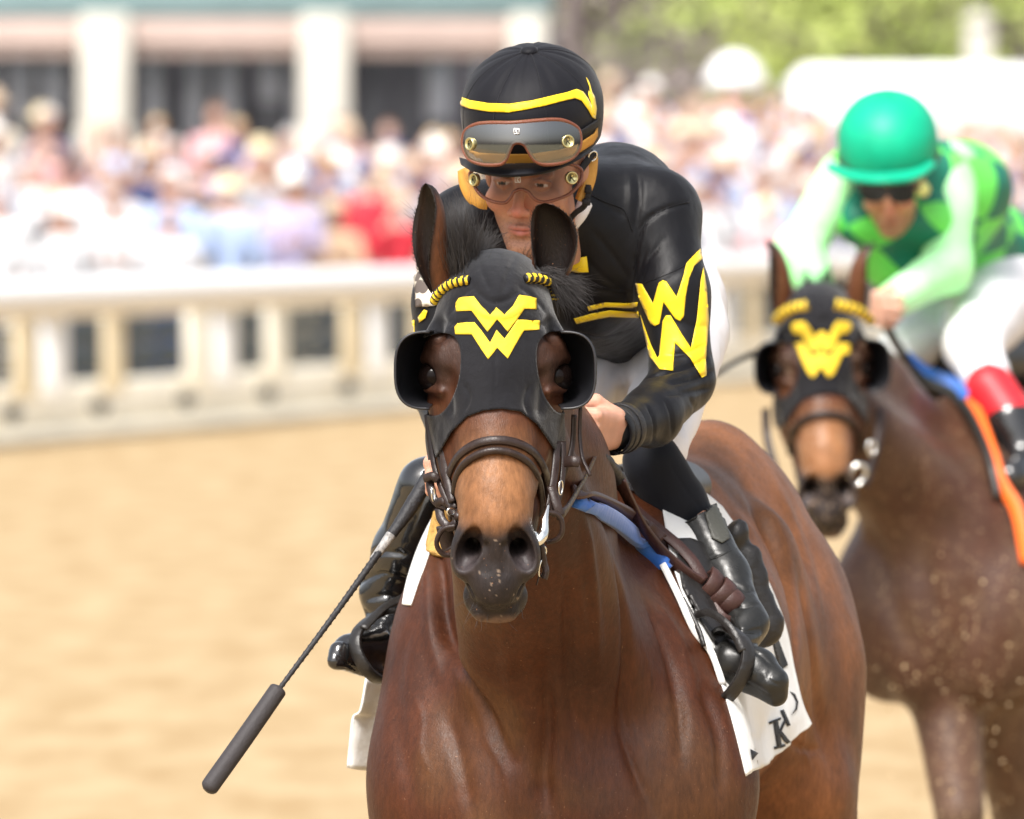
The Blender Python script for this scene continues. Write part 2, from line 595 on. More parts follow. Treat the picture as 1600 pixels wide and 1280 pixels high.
# ------------------------------------------------------------ horses
def head_sdf(h=.003):
    """head in its own frame: x right, y away from the camera, z up; origin between the eyes; metres"""
    s = SDF((-.20, -.16, -.42), (.20, .34, .30), h)
    E = s.ell; C = s.cap
    E((0, .06, .085), (.088, .095, .100), k=.03)
    E((0, .13, .135), (.073, .09, .060), k=.04)
    E((0, .045, .02), (.100, .085, .085), k=.04)
    for q in (-1, 1):
        E((q * .078, .022, .030), (.034, .040, .045), k=.035)             # brow bones
        E((q * .062, .10, -.07), (.040, .100, .115), k=.04)               # cheeks
        C((q * .045, .09, -.10), (q * .026, -.005, -.29), .045, .030, k=.035)  # jaw bars
        C((q * .088, .035, -.045), (q * .052, -.02, -.175), .013, .009, k=.03) # facial crest
    C((0, .020, -.02), (0, -.062, -.205), .080, .049, k=.035)
    C((0, -.030, -.10), (0, -.085, -.225), .045, .036, k=.03)             # nasal bone ridge
    C((0, -.055, -.19), (0, -.062, -.26), .052, .052, k=.03)
    E((0, -.060, -.285), (.058, .050, .062), k=.03)
    for q in (-1, 1):
        E((q * .0405, -.088, -.266), (.0285, .028, .050), rotm('Y', q * -14), k=.014)  # nostril wings
        E((q * .024, -.094, -.240), (.013, .020, .036), rotm('Y', q * -10), k=.016)
        C((q * .030, -.080, -.300), (q * .026, -.080, -.335), .016, .012, k=.015)
    E((0, -.092, -.322), (.036, .028, .042), k=.014)                      # upper lip
    E((0, -.048, -.342), (.0505, .042, .042), k=.006)                     # lower lip and chin
    C((-.020, -.070, -.366), (.020, -.070, -.366), .015, .015, k=.012)
    # carve the nostrils
    for q in (-1, 1):
        E((q * .0425, -.118, -.268), (.0190, .034, .038), rotm('Y', q * -20), k=.006, op='sub')
        C((q * .038, -.100, -.268), (q * .032, -.050, -.255), .016, .010, k=.006, op='sub')
        C((q * .036, -.120, -.233), (q * .044, -.118, -.250), .005, .010, k=.006, op='sub')
        C((q * .0175, -.122, -.30), (q * .0155, -.118, -.262), .0035, .003, k=.012, op='sub')
    # mouth line
    C((-.030, -.098, -.357), (0, -.108, -.3625), .0035, .0045, k=.006, op='sub')
    C((.030, -.098, -.357), (0, -.108, -.3625), .0035, .0045, k=.006, op='sub')
    C((-.034, -.096, -.350), (-.040, -.085, -.315), .0035, .0035, k=.006, op='sub')
    C((.034, -.096, -.350), (.040, -.085, -.315), .0035, .0035, k=.006, op='sub')
    for q in (-1, 1):                                                      # eye sockets and lids
        E((q * .107, .018, .004), (.021, .028, .022), k=.012, op='sub')
        C((q * .084, -.014, .026), (q * .110, .022, .028), .0055, .0065, k=.012)
        C((q * .082, -.020, -.022), (q * .108, .015, -.018), .004, .005, k=.012)
        E((q * .088, .01, .072), (.012, .018, .018), k=.03, op='sub')      # hollow above the eye
        C((q * .074, -.030, .000), (q * .070, -.035, -.05), .004, .006, k=.02, op='sub')
    return s

def lerp(a, b, t): return np.asarray(a) * (1 - t[:, None]) + np.asarray(b) * t[:, None]
def sstep(x, a, b):
    t = np.clip((x - a) / (b - a), 0, 1); return t * t * (3 - 2 * t)

def head_color(V, dust_sheen=0.):
    x, y, z = V.T
    n = fbm(V, 18, 3, 3); n2 = fbm(V, 90, 2, 9)
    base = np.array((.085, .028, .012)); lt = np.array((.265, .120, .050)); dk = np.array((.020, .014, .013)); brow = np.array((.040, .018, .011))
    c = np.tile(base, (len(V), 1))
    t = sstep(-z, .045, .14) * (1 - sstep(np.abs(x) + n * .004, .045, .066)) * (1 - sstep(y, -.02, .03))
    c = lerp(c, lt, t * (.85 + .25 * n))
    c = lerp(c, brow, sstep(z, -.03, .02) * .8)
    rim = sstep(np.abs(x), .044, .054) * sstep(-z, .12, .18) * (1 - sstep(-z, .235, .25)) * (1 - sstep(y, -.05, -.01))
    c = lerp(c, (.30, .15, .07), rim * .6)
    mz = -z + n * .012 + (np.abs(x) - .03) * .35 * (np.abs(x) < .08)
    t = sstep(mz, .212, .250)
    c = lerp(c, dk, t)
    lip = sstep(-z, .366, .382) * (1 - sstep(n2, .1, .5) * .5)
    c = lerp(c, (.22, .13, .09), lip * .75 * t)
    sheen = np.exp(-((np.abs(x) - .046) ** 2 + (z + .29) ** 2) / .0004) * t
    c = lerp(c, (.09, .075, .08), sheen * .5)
    for (a, b, r) in ((774, 842, 2.6), (782, 848, 2.2), (779, 890, 4), (780, 897, 3.5), (780, 906, 2.5), (767, 911, 2.6), (765, 920, 2), (776, 929, 2.2), (758, 932, 1.8), (803, 928, 2.4), (809, 934, 3.4), (750, 893, 2.6), (793, 919, 1.8), (706, 870, 1.8), (783, 962, 2.5)):
        d = np.hypot(x - (a - 774) / 1000, (z - (590 - b) / 1000)) * 1000
        c = lerp(c, (.30, .22, .16), (d < r * .65) * (y < -.04) * .6)
    ey = np.exp(-(((np.abs(x) - .1) / .03) ** 2 + ((z - .005) / .03) ** 2))
    c = lerp(c, (.02, .012, .010), ey * .85)
    c = c * (1 + .18 * n[:, None]) * (1 + .14 * n2[:, None])
    return np.clip(c, .003, 1)

def ear_mesh(base, tip, r0, bend, opening, roll=0.):
    """cupped ear from base to tip; opening = direction the cup faces; returns V,F,col"""
    base = np.array(base, float); tip = np.array(tip, float); nt, na = 30, 26
    mid = (base + tip) / 2 + np.array(bend, float)
    ts = np.linspace(0, 1, nt); V = []; col = []
    ax = (tip - base) / np.linalg.norm(tip - base)
    e1 = np.array(opening, float); e1 -= ax * (e1 @ ax); e1 /= np.linalg.norm(e1); e2 = np.cross(ax, e1)
    outer = []; inner = []
    for t in ts:
        c = base * (1 - t) ** 2 + 2 * mid * t * (1 - t) + tip * t * t
        w = r0 * (0.74 + 1.15 * t - .45 * t * t) * (1 - t ** 4.5) ** .62 if t < 1 else .0
        w = max(w * (1.0 if t > .0 else 1), .0008)
        A = math.radians(172 - 92 * min(1, t * 1.25) ** .8)
        a = np.linspace(-A, A, na)
        dep = .80
        for lst, rr in ((outer, 1.0), (inner, .86)):
            ww = w * rr
            p = c - e1 * (np.cos(a) * ww * dep)[:, None] + e2 * (np.sin(a) * ww)[:, None]
            if rr < 1: p = p + e1 * .0005
            # edges roll a little inwards
            lst.append(p)
    O = np.array(outer); I = np.array(inner)
    I[:, 0] = O[:, 0]; I[:, -1] = O[:, -1]
    O = O.reshape(-1, 3); I = I.reshape(-1, 3)
    F = grid_faces(nt, na); Fi = [tuple(i + len(O) for i in f[::-1]) for f in F]
    co = np.tile((.115, .042, .018), (len(O), 1)); ci = np.tile((.010, .006, .005), (len(I), 1))
    tt = np.repeat(ts, na); aa = np.tile(np.abs(np.linspace(-1, 1, na)), nt)
    co = lerp(co, (.012, .008, .008), sstep(tt, .72, .98)); co = lerp(co, (.02, .01, .008), sstep(aa, .86, 1))
    ci = lerp(ci, (.030, .014, .008), np.exp(-((aa - .8) / .12) ** 2) * .6)
    return np.concatenate([O, I]), np.array(F + Fi), np.concatenate([co, ci])

class Frame:
    def __init__(s, org, yaw=0, pitch=0, roll=0):
        s.o = np.array(org, float)
        s.R = np.array(Matrix.Rotation(math.radians(yaw), 3, 'Z') @ Matrix.Rotation(math.radians(roll), 3, 'Y') @ Matrix.Rotation(math.radians(pitch), 3, 'X'))
    def __call__(s, P): return np.asarray(P, float) @ s.R.T + s.o
    def inv(s, P): return (np.asarray(P, float) - s.o) @ s.R
    def d(s, v): return np.asarray(v, float) @ s.R.T

def body_sdf(poll, throat, h, sp):
    """trunk, neck and legs; local frame: x lateral, y away (0 = croup), z up"""
    s = SDF((-.48, -2.05, -.01), (.48, .62, 2.02), h)
    E = s.ell; C = s.cap
    # hindquarters
    E((0, 0, 1.335), (.195, .36, .312), k=.06)
    C((0, -.02, 1.595), (0, -.34, 1.53), .050, .06, k=.08)
    for q in (-1, 1):
        E((q * .118, .02, 1.16), (.142, .29, .30), rotm('Y', q * 6), k=.07)
        C((q * .12, -.05, 1.22), (q * .155, -.10, .98), .135, .115, k=.08)
        C((q * .165, -.17, 1.02), (q * .150, -.12, .90), .095, .08, k=.06)      # stifle
        C((q * .145, -.05, .94), (q * .135, .20, .62), .088, .045, k=.05)       # gaskin
        C((q * .135, .20, .62), (q * .125, .21, .55), .045, .036, k=.02)        # hock
        C((q * .125, .21, .55), (q * .125, .13, .24), .032, .026, k=.02)
        C((q * .125, .13, .24), (q * .125, .06, .10), .030, .028, k=.02)
        C((q * .125, .05, .085), (q * .125, .02, .03), .034, .050, k=.015)
        E((q * .125, -.27, 1.455), (.045, .05, .05), k=.08)                    # point of the hip
    # barrel
    C((0, -.30, 1.265), (0, -1.15, 1.235), .225, .245, k=.10, flat=1.14, nrm=(0, 0, 1))
    C((0, -.35, 1.50), (0, -1.00, 1.49), .06, .06, k=.10)
    C((0, -1.00, 1.52), (0, -1.30, 1.55), .055, .05, k=.10)
    # chest and shoulders
    E((0, -1.36, 1.17), (.225, .30, .30), k=.08)
    for q in (-1, 1):
        sw = sp['shw'] + (sp.get('shl', 0) if q < 0 else 0)
        C((q * sw, -1.44, 1.12), (q * (sw - .065), -1.22, 1.44), .130, .098, k=.10)
        E((q * (sw + .005), -1.48, 1.05), (.125, .135, .20), k=.07)
        E((q * .085, -1.575, 1.02), (.100, .085, .165), k=.06)                # pectorals
        y0 = sp.get('fore', (0, 0))[0 if q < 0 else 1]
        lx = sp.get('lx', (-.145, .145))[0 if q < 0 else 1]
        kr = sp.get('kr', .050); rx_ = sp.get('rx', (-.150, .150))[0 if q < 0 else 1]; C((rx_, -1.45, .98), (lx, -1.47 - y0, .60), .100, kr, k=.06)
        C((lx, -1.47 - y0, .60), (lx, -1.47 - y0, .50), .050, .042, k=.02)
        C((lx, -1.47 - y0, .50), (lx, -1.45 - y0, .24), .034, .028, k=.02)
        C((lx, -1.45 - y0, .24), (lx, -1.50 - y0, .10), .030, .028, k=.02)
        C((lx, -1.50 - y0, .085), (lx, -1.53 - y0, .03), .034, .050, k=.015)
    # neck
    B0 = np.array((0, -1.18, 1.30)); P = np.array(poll); Tt = np.array(throat)
    m1 = B0 * .5 + (P * .5 + Tt * .5) * .5; m1[0] = B0[0] * .30 + P[0] * .70; B0 = B0 + np.array((sp.get('nx', 0), 0, -.03))
    C(B0, m1 + (0, 0, .03), .125, .100, k=.08, flat=1.6, nrm=(0, -.35, 1))
    C(m1 + (0, 0, .03), P + (0, 0.02, -.02), .090, .066, k=.08, flat=1.3, nrm=(0, -.6, 1))
    C((0, -1.42, 1.22), Tt, .150, .090, k=.08)
    for q in (-1, 1):
        C((q * .085, -1.50, 1.22), Tt + (q * .035, 0, .0), .075, .050, k=.04)
    for a in sp.get('extra', []):
        s.__getattribute__(a[0])(*a[1:-1], **a[-1])
    return s

def relief(V, N, lines):
    """lines: (polyline 3d, width, depth): rounded furrows (depth>0) or ridges (depth<0)"""
    D = np.zeros(len(V))
    for P, w, dp in lines:
        P = np.asarray(P, float)
        mn = P.min(0) - 3 * w; mx = P.max(0) + 3 * w
        I = np.nonzero(((V > mn) & (V < mx)).all(1))[0]
        if len(I) == 0: continue
        Q = V[I]; best = np.full(len(I), 1e9); tt = np.zeros(len(I)); K = len(P) - 1
        for i in range(K):
            a, b = P[i], P[i + 1]; ba = b - a
            t = np.clip(((Q - a) @ ba) / (ba @ ba + 1e-12), 0, 1)
            d = np.linalg.norm(Q - a - t[:, None] * ba, axis=1)
            m = d < best; best[m] = d[m]; tt[m] = (i + t[m]) / K
        D[I] += dp * np.exp(-(best / w) ** 2) * np.minimum(1, 4 * np.minimum(tt + .06, 1.06 - tt))
    return V - N * D[:, None]

def body_color(V, tone=1.0, dust_sheen=0.0):
    x, y, z = V.T
    n = fbm(V, 5, 3, 5); n2 = fbm(V * (1, 1, .35), 34, 3, 11); n3 = fbm(V, 60, 2, 21)
    fr = np.array((.072, .0205, .0068)) * tone; rp = np.array((.235, .088, .030)) * tone
    c = lerp(fr, rp, sstep(y + n * .10, -1.10, -.30))  # rump base painted paler, with its sheen and light in the colour
    c = lerp(c, np.array((.098, .040, .014)) * tone, sstep(n, .0, .35) * .8)
    c = lerp(c, np.array((.038, .014, .009)) * tone, sstep(-n, .05, .5) * .55)
    c = lerp(c, (.02, .013, .010), sstep(-z + n * .03, -.66, -.52))            # black points
    c = lerp(c, (.015, .012, .012), sstep(-z, -.075, -.065))                   # hooves
    c = c * (1 + .20 * n2[:, None] + .12 * n3[:, None])
    if dust_sheen:
        c = lerp(c, (.085, .055, .042), np.full(len(c), .38) + .2 * n)  # greyish shoulder sheen mixed into the whole coat colour
        d = (vnoise(V, 95, 31) > .52) & (vnoise(V, 9, 7) * .25 + (1.15 - z) * .9 + .12 > vnoise(V, 200, 4) * .6 + .15)
        c = lerp(c, (.50, .34, .20), d * .10 * dust_sheen)
        c = lerp(c, (.26, .17, .11), sstep(1.1 - z + n * .3, .0, .7) * .30 * dust_sheen)
    return np.clip(c, .003, 1)

M_COAT = mat('bay_coat', attr=True, rough=.47, spec=.31, bump=.22, bscale=520, bdet=3, stretch=(1, 1, .3), rvary=.08, vary=.34, vscale=150, speck=(330, .755, (.22, .11, .06)))
M_COAT2 = mat('dusty_coat', attr=True, rough=.42, spec=.34, bump=.25, bscale=200, bdet=3, stretch=(1, 1, .3), rvary=.10, vary=.15, vscale=30,
              speck=(150, .70, (.40, .28, .17)), )
M_EYE = mat('dark_horse_eye', (.006, .0035, .003), .10, .14)
M_HOOD = mat('black_hood_cloth', (.0080, .0080, .0110), .70, .20, weave=.35, wscale=700, bump=.4, bscale=70, sheen=.22, vary=.25, vscale=30)
M_YEL = mat('yellow_applique_cloth', (.80, .56, .035), .60, .35, bump=.25, bscale=140, weave=.25, wscale=600, vary=.10, vscale=60)
M_LEA = mat('dark_brown_leather', (.032, .019, .016), .38, .45, bump=.2, bscale=240, vary=.35, vscale=70, rvary=.10)
M_LEA2 = mat('reddish_brown_leather', (.060, .026, .021), .42, .45, bump=.22, bscale=300, vary=.3, vscale=60)
M_RUB = mat('black_rubber', (.018, .017, .018), .45, .45, bump=.4, bscale=300)
M_STEEL = mat('polished_steel', (.80, .80, .78), .16, .5, metal=1.)
M_MANE = mat('dark_mane_hair', (.035, .030, .029), .45, .5, vary=.4, vscale=150)
M_BLINK = mat('black_blinker_cup', (.016, .016, .019), .40, .5, coat=.15, coat_rough=.3)

def strands(mb, roots, tips, r=.0009, sag=.0, wob=.01, rng=None, n=7):
    for a, b in zip(roots, tips):
        a = np.array(a, float); b = np.array(b, float); L = np.linalg.norm(b - a)
        w1 = rng.normal(0, wob * L * 2.2, 3); w2 = rng.normal(0, wob * L * 1.2, 3)
        t = np.linspace(0, 1, n)[:, None]
        P = a * (1 - t) + b * t + w1 * np.sin(t * math.pi) + w2 * np.sin(t * math.pi * 2) * .5 + np.array((0, 0, -sag)) * t * t
        mb.tube(P, list(np.linspace(r, r * .15, n)), n=3, caps=False)

def make_horse(fr, root, croup, yaw, sp, ears, hgrid, bgrid, coat, dust_sheen=0., tone=1.0):
    """fr: head frame; croup: world x,y of the croup; returns dict of data for the tack"""
    hs = head_sdf(hgrid)
    V, F = hs.mesh(); 
    n = hs.grad(V); V = V + n * (fbm(V, 40, 3, 2) * .0009)[:, None]
    # soft vein and wrinkle relief on muzzle
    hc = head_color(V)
    if dust_sheen: hc = lerp(hc, (.35, .25, .18), (vnoise(V, 120, 5) > .6) * .4)
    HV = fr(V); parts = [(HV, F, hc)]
    for e in ears:
        ev, ef, ec = ear_mesh(*e); parts.append((fr(ev), ef, ec))
    bf = Frame((croup[0], croup[1], 0), yaw)
    poll = bf.inv(fr(np.array((0, .15, .13)))); thr = bf.inv(fr(np.array((0, .13, -.06))))
    bs = body_sdf(poll, thr, bgrid, sp)
    bv, bfc = bs.mesh(); bv = smooth_mesh(bv, bfc, 2, .5)
    g = bs.grad(bv)
    bv = bv + g * (fbm(bv * (1, 1, .55), 9, 3, 8) * .0045 + fbm(bv * (1, 1, .3), 24, 2, 18) * .0008)[:, None]
    bc = body_color(bv, tone, dust_sheen)
    if sp.get('relief'):
        bb = bvh_of(bf(bv), bfc); L = []
        for pl, w, dp in sp['relief']:
            L.append((relax(cast(bb, spline(np.array([(a, b, 0.) for a, b in pl]), 5)[:, :2], 0), 2), w, dp))
        bv = bf.inv(relief(bf(bv), bf.d(bs.grad(bv)), L))
    BW = bf(bv); parts.append((BW, bfc, bc))
    VV = []; FF = []; CC = []; k = 0
    for v, f, c in parts:
        VV.append(v); FF.append(np.asarray(f) + k); CC.append(c); k += len(v)
    body = fast_mesh('body', np.concatenate(VV), np.concatenate(FF), coat, root, True, np.concatenate(CC))
    for q in (-1, 1):
        mb = MB(); c = fr(np.array((q * .0970, .019, .001)))
        prof = [(.0001, -.026)] + [(.026 * math.sin(a), -.026 * math.cos(a)) for a in np.linspace(.1, math.pi - .1, 16)] + [(.0001, .026)]
        mb.lathe(prof, c, (0, 0, 1), 28); mb.build('eye', M_EYE, root)
    fz = MB(); rg = np.random.default_rng(77)
    for e in ears:
        ev, ef, ec = ear_mesh(*e); O = ev[:30 * 26].reshape(30, 26, 3)
        for _ in range(420):
            i = rg.integers(3, 29); j = 0 if rg.random() < .5 else 25; p = O[i, j]; dirn = O[i, j] - O[i, 12]; dirn /= np.linalg.norm(dirn) + 1e-9
            ax_ = O[min(i + 1, 29), j] - O[i - 1, j]; ax_ /= np.linalg.norm(ax_) + 1e-9
            q_ = p + dirn * rg.uniform(-.001, .005) + ax_ * rg.uniform(.003, .009) + rg.normal(0, .0015, 3)
            strands(fz, [fr(p)], [fr(q_)], .00035 * (hgrid / .0026), 0, .02, rg, 3)
    for _ in range(46):
        a_ = rg.uniform(-.045, .045); p = np.array((a_, -.06 - rg.uniform(0, .03), -.345 - rg.uniform(-.02, .035))); q_ = p + np.array((a_ * .3 + rg.normal(0, .008), -.018, -rg.uniform(.010, .030)))
        strands(fz, [fr(p)], [fr(q_)], .00035 * (hgrid / .0026), 0, .06, rg, 5)
    fz.build('fine_hair', M_MANE, root)
    return dict(hs=hs, bs=bs, bf=bf, fr=fr, body=body, root=root, hbvh=bvh_of(HV, F), bbvh=bvh_of(BW, bfc), headF=(HV, F))

HOODF = [([(-.040, .150), (-.020, .128), (0, .118), (.025, .126), (.045, .145)], .006, .004), ([(-.045, .120), (-.015, .100), (.02, .098), (.05, .118)], .005, -.003),
         ([(.030, .190), (.020, .160), (.012, .130)], .005, .003), ([(-.030, .190), (-.018, .160), (-.008, .135)], .005, .003), ([(.012, .195), (.008, .150)], .004, -.002),
         ([(-.085, .090), (-.060, .085), (-.035, .095)], .005, .003), ([(.090, .090), (.070, .082), (.045, .092)], .005, .003), ([(-.050, -.010), (-.040, -.030), (-.050, -.055)], .005, .003),
         ([(.055, -.010), (.046, -.035), (.055, -.065)], .005, .0035), ([(-.070, .10), (-.06, .12), (-.03, .145)], .006, .003), ([(.080, .10), (.065, .12), (.035, .145)], .006, .003),
         ([(0, .19), (0, .12), (0, .0), (0, -.045)], .0022, .0012)]

def make_hood(H, root, mats_h, refpx, poly_low, eyes, emblem, step=3.0, top=None):
    """hood = shell over the head, cut by outlines given in head frame (x, z) metres"""
    hs = H['hs']; fr = H['fr']
    V, F = hs.mesh(.0045)
    n = hs.grad(V)
    V = V + n * (fbm(V * (1, 1, .6), 26, 3, 40) * .0020 + np.abs(fbm(V, 12, 2, 44)) * .0016)[:, None]
    hb0 = bvh_of(V, F); L = []
    for P, w, dp in HOODF:
        Q = [hb0.ray_cast(Vector((a, -.5, b)), Vector((0, 1, 0)))[0] for a, b in P]
        L.append((relax(spline(np.array([np.array(q) for q in Q if q is not None]), 6), 1), w, dp))
    V = relief(V, n, L)
    x, y, z = V.T
    low = np.interp(np.abs(x) if False else x, poly_low[:, 0], poly_low[:, 1])
    keep = (z > low) & (y < .24) & (z < .232)
    for e in eyes: keep &= ~(pts_in_poly(x, z, e) & (y < .09))
    for e in (top or []): keep &= ~(pts_in_poly(x, z, e) & (y > .02))
    kf = keep[F].all(1)
    Fk = F[kf]
    V2, F2, used = compact(V, Fk)
    # pull the border onto the drawn outlines
    E = np.sort(np.concatenate([F2[:, [0, 1]], F2[:, [1, 2]], F2[:, [2, 3]], F2[:, [3, 0]]]), 1)
    u, c = np.unique(E, axis=0, return_counts=True); bd = np.unique(u[c == 1])
    for e in list(eyes):
        b = bd[V2[bd, 1] < .09]
        q, d = near_poly(V2[b][:, [0, 2]], e); m = d < .006
        V2[b[m], 0] = q[m, 0]; V2[b[m], 2] = q[m, 1]
    b = bd; lz = np.interp(V2[b, 0], poly_low[:, 0], poly_low[:, 1]); m = np.abs(V2[b, 2] - lz) < .008
    V2[b[m], 2] = lz[m]
    o = fast_mesh('hood', fr(V2), F2, mats_h, root, True)
    md = o.modifiers.new('solid', 'SOLIDIFY'); md.thickness = .0022; md.offset = 0
    return o, bvh_of(fr(V2), F2)

def blinker(root, fr, q, parent):
    """cup that stands out beside the eye"""
    cx, cz = q * .105, .012
    nu, nv = 26, 12; S = []
    for j in range(nv):
        s = j / (nv - 1)
        sc = math.cos(s * math.pi / 2 * .80) ** .45
        yy = -.030 + .115 * math.sin(s * math.pi / 2) - .012 * (1 - s)
        row = []
        for i in range(nu):
            a = math.radians(88 + 184 * i / (nu - 1)) 
            ca, sa = math.cos(a), math.sin(a)
            p = 2.9
            r = (abs(ca) ** p + abs(sa) ** p) ** (-1 / p)
            X = ca * r * .052 * sc + .050 * s * s; Z = sa * r * .060 * sc
            row.append((cx + (-X if q > 0 else X) * (1), yy - abs(X) * .10, cz + Z + .010 * s))
        S.append(row)
    S = fr(np.array(S).reshape(-1, 3)).reshape(nv, nu, 3)
    o = sheet_obj('blinker', S, M_BLINK, parent, .0022)
    mb = MB(); mb.tube(S[0], .0022, 6); mb.build('rim', M_BLINK, o)
    return o
# ------------------------------------------------------------ the near horse
horse1 = empty('race_horse', (.25, 21.6, 0))
tag(horse1, 'bay race horse in front with black hood, gold emblem and blinkers, facing the camera', 'horse', 'race horses')
FR1 = Frame(W(774, 590, 20.10), 0, 0, 0)
SP1 = dict(shw=.170, shl=.018, nx=-.05, extra=[('ell', (-.17, -1.31, 1.36), (.130, .15, .165), dict(k=.07)), ('ell', (-.225, -1.37, 1.225), (.085, .15, .17), dict(k=.08))], relief=[
    ([(870, 860), (878, 930), (872, 1000), (884, 1060)], 0.0038, -0.0023), ([(640, 1080), (660, 1120), (655, 1170), (675, 1215)], 0.0043, -0.0023), ([(1000, 1000), (1015, 1050), (1008, 1110)], 0.0038, -0.0023), ([(1250, 1050), (1262, 1110), (1255, 1160), (1270, 1210)], 0.0043, -0.0031),
    ([(683, 830), (688, 900), (698, 980), (722, 1050), (757, 1110), (800, 1190)], 0.0119, 0.0156),
    ([(668, 850), (668, 930), (674, 1000), (694, 1070)], 0.0108, -0.0055),
    ([(910, 800), (922, 880), (930, 960), (932, 1060)], 0.0108, -0.0094),
    ([(952, 850), (975, 940), (982, 1040), (972, 1120), (992, 1200), (1020, 1275)], 0.0130, 0.0140),
    ([(880, 900), (888, 1000), (890, 1080), (905, 1160)], 0.0108, 0.0094),
    ([(905, 905), (912, 1000), (916, 1080)], 0.0086, -0.0047),
    ([(1005, 930), (1040, 1010), (1060, 1090), (1064, 1190)], 0.0119, 0.0109),
    ([(1030, 940), (1066, 1010), (1090, 1090)], 0.0130, -0.0055),
    ([(850, 1030), (856, 1140), (848, 1200), (855, 1278)], 0.0151, 0.0156),
    ([(790, 1010), (800, 1080), (830, 1150)], 0.0151, -0.0062),
    ([(640, 980), (618, 1050), (625, 1150), (650, 1260)], 0.0194, 0.0062),
    ([(700, 1120), (720, 1190), (735, 1270)], 0.0130, 0.0070),
    ([(1095, 1070), (1125, 1150), (1128, 1250)], 0.0151, 0.0109),
    ([(960, 1100), (985, 1160), (1010, 1230)], 0.0049, -0.0039),
    ([(755, 1150), (790, 1210), (800, 1275)], 0.0043, -0.0027),
    ([(1165, 760), (1205, 830), (1235, 920), (1245, 1020), (1235, 1110)], 0.0216, 0.0218),
    ([(1150, 800), (1190, 870), (1212, 950)], 0.0270, -0.0094),
    ([(1250, 900), (1268, 1000), (1280, 1100), (1300, 1200)], 0.0194, 0.0109),
    ([(1215, 760), (1255, 860), (1285, 980)], 0.0216, -0.0062),
    ([(1200, 1080), (1225, 1150), (1262, 1172), (1290, 1170)], 0.0065, 0.0062)])
ears1 = [((-.082, .085, .135), (-.110, .055, .305), .033, (-.022, 0, .0), (-.95, -.45, .1)),
         ((.074, .085, .125), (.078, .050, .274), .031, (.034, 0, .01), (-.05, -1, .0))]
H1 = make_horse(FR1, horse1, (.345, 22.25), -10, SP1, ears1, .0026, .0062, M_COAT)
low1 = np.array([(-.20, -.13), (-.112, -.135), (-.092, -.125), (-.070, -.085), (-.045, -.060), (-.018, -.050), (.01, -.0475), (.04, -.052), (.066, -.072), (.088, -.105), (.105, -.130), (.125, -.11), (.20, -.10)])
eyeL = spline([(-.130, .03, 0), (-.118, .058, 0), (-.095, .068, 0), (-.070, .068, 0), (-.056, .050, 0), (-.055, .010, 0), (-.066, -.030, 0), (-.088, -.058, 0), (-.118, -.055, 0), (-.135, -.02, 0)], 6, True)[:, :2]
eyeR = spline([(.134, .03, 0), (.124, .058, 0), (.108, .070, 0), (.082, .070, 0), (.066, .050, 0), (.066, .010, 0), (.078, -.030, 0), (.098, -.055, 0), (.124, -.050, 0), (.138, -.02, 0)], 6, True)[:, :2]
hood1, hood1_bvh = make_hood(H1, horse1, M_HOOD, None, low1, [eyeL, eyeR], None)

W_TOP = [(713, 474), (718, 466), (741, 464), (753, 480), (766, 493), (776, 481), (788, 493), (800, 480), (811, 462), (837, 466), (837, 484), (818, 483), (809, 497), (793, 519), (777, 499), (762, 519), (750, 503), (738, 486), (714, 487)]
W_BOT = [(711, 512), (716, 506), (742, 504), (752, 516), (766, 536), (776, 516), (788, 530), (800, 512), (808, 500), (842, 501), (842, 516), (818, 517), (809, 532), (793, 561), (777, 544), (763, 562), (752, 546), (738, 523), (712, 523)]
for k, P in enumerate((W_TOP, W_BOT)):
    decal('emblem', P, hood1_bvh, .0018, M_YEL, hood1, 2.6, .0006)
seam = MB()
seam.tube(relax(cast(hood1_bvh, [(776, y) for y in range(396, 640, 5)], .0002), 2), .0007, 5)
seam.build('seam', M_HOOD, hood1)
hem = MB()
hp = [(692, 694), (700, 678), (716, 660), (738, 647), (762, 641), (790, 640), (815, 645), (838, 656), (858, 673), (872, 692)]
hem.tube(relax(cast(hood1_bvh, spline(np.array([(a, b - 12, 0) for a, b in hp]), 6)[:, :2], .0002), 2), .0007, 5)
hem.build('hem_stitching', M_HOOD, hood1)
for q in (-1, 1): blinker(horse1, FR1, q, hood1)
# ------------------------------------------------------------ bridle, reins, rings of the near horse
FACE = H1['hbvh']
FACEV, FACEF = H1['headF']
HEADALL = bvh_of(FACEV, FACEF)
bridle = empty('bridle', W(775, 700, 20.1), horse1)

def facestrap(mb, pts, w, t=.0022, off=.004, m=0, rx=4, Yfix=None):
    P2 = spline(np.array([(a, b, 0.) for a, b in pts]), 6)[:, :2]
    P = cast(HEADALL, P2, off)
    Y = P[:, 1].copy()
    for _ in range(rx * 3): Y[1:-1] = .5 * Y[1:-1] + .25 * (Y[2:] + Y[:-2])
    Y = np.minimum(Y, P[:, 1] + .002)
    P = unproj(P2, Y)
    N = []
    for p in P:
        q = HEADALL.find_nearest(Vector(p)); n = np.array(q[1]); n[1] = min(n[1], -.25); N.append(n / np.linalg.norm(n))
    N = relax(np.array(N), 5)
    mb.tube(P, 0, flat=(w, t), N0=N, m=m)
    return P

def strapW(mb, pts, w, t=.0022, N=(0, -1, 0), m=0, n=8):
    P = WS(pts, n); mb.tube(P, 0, flat=(w, t), N0=np.array(N, float), m=m); return P

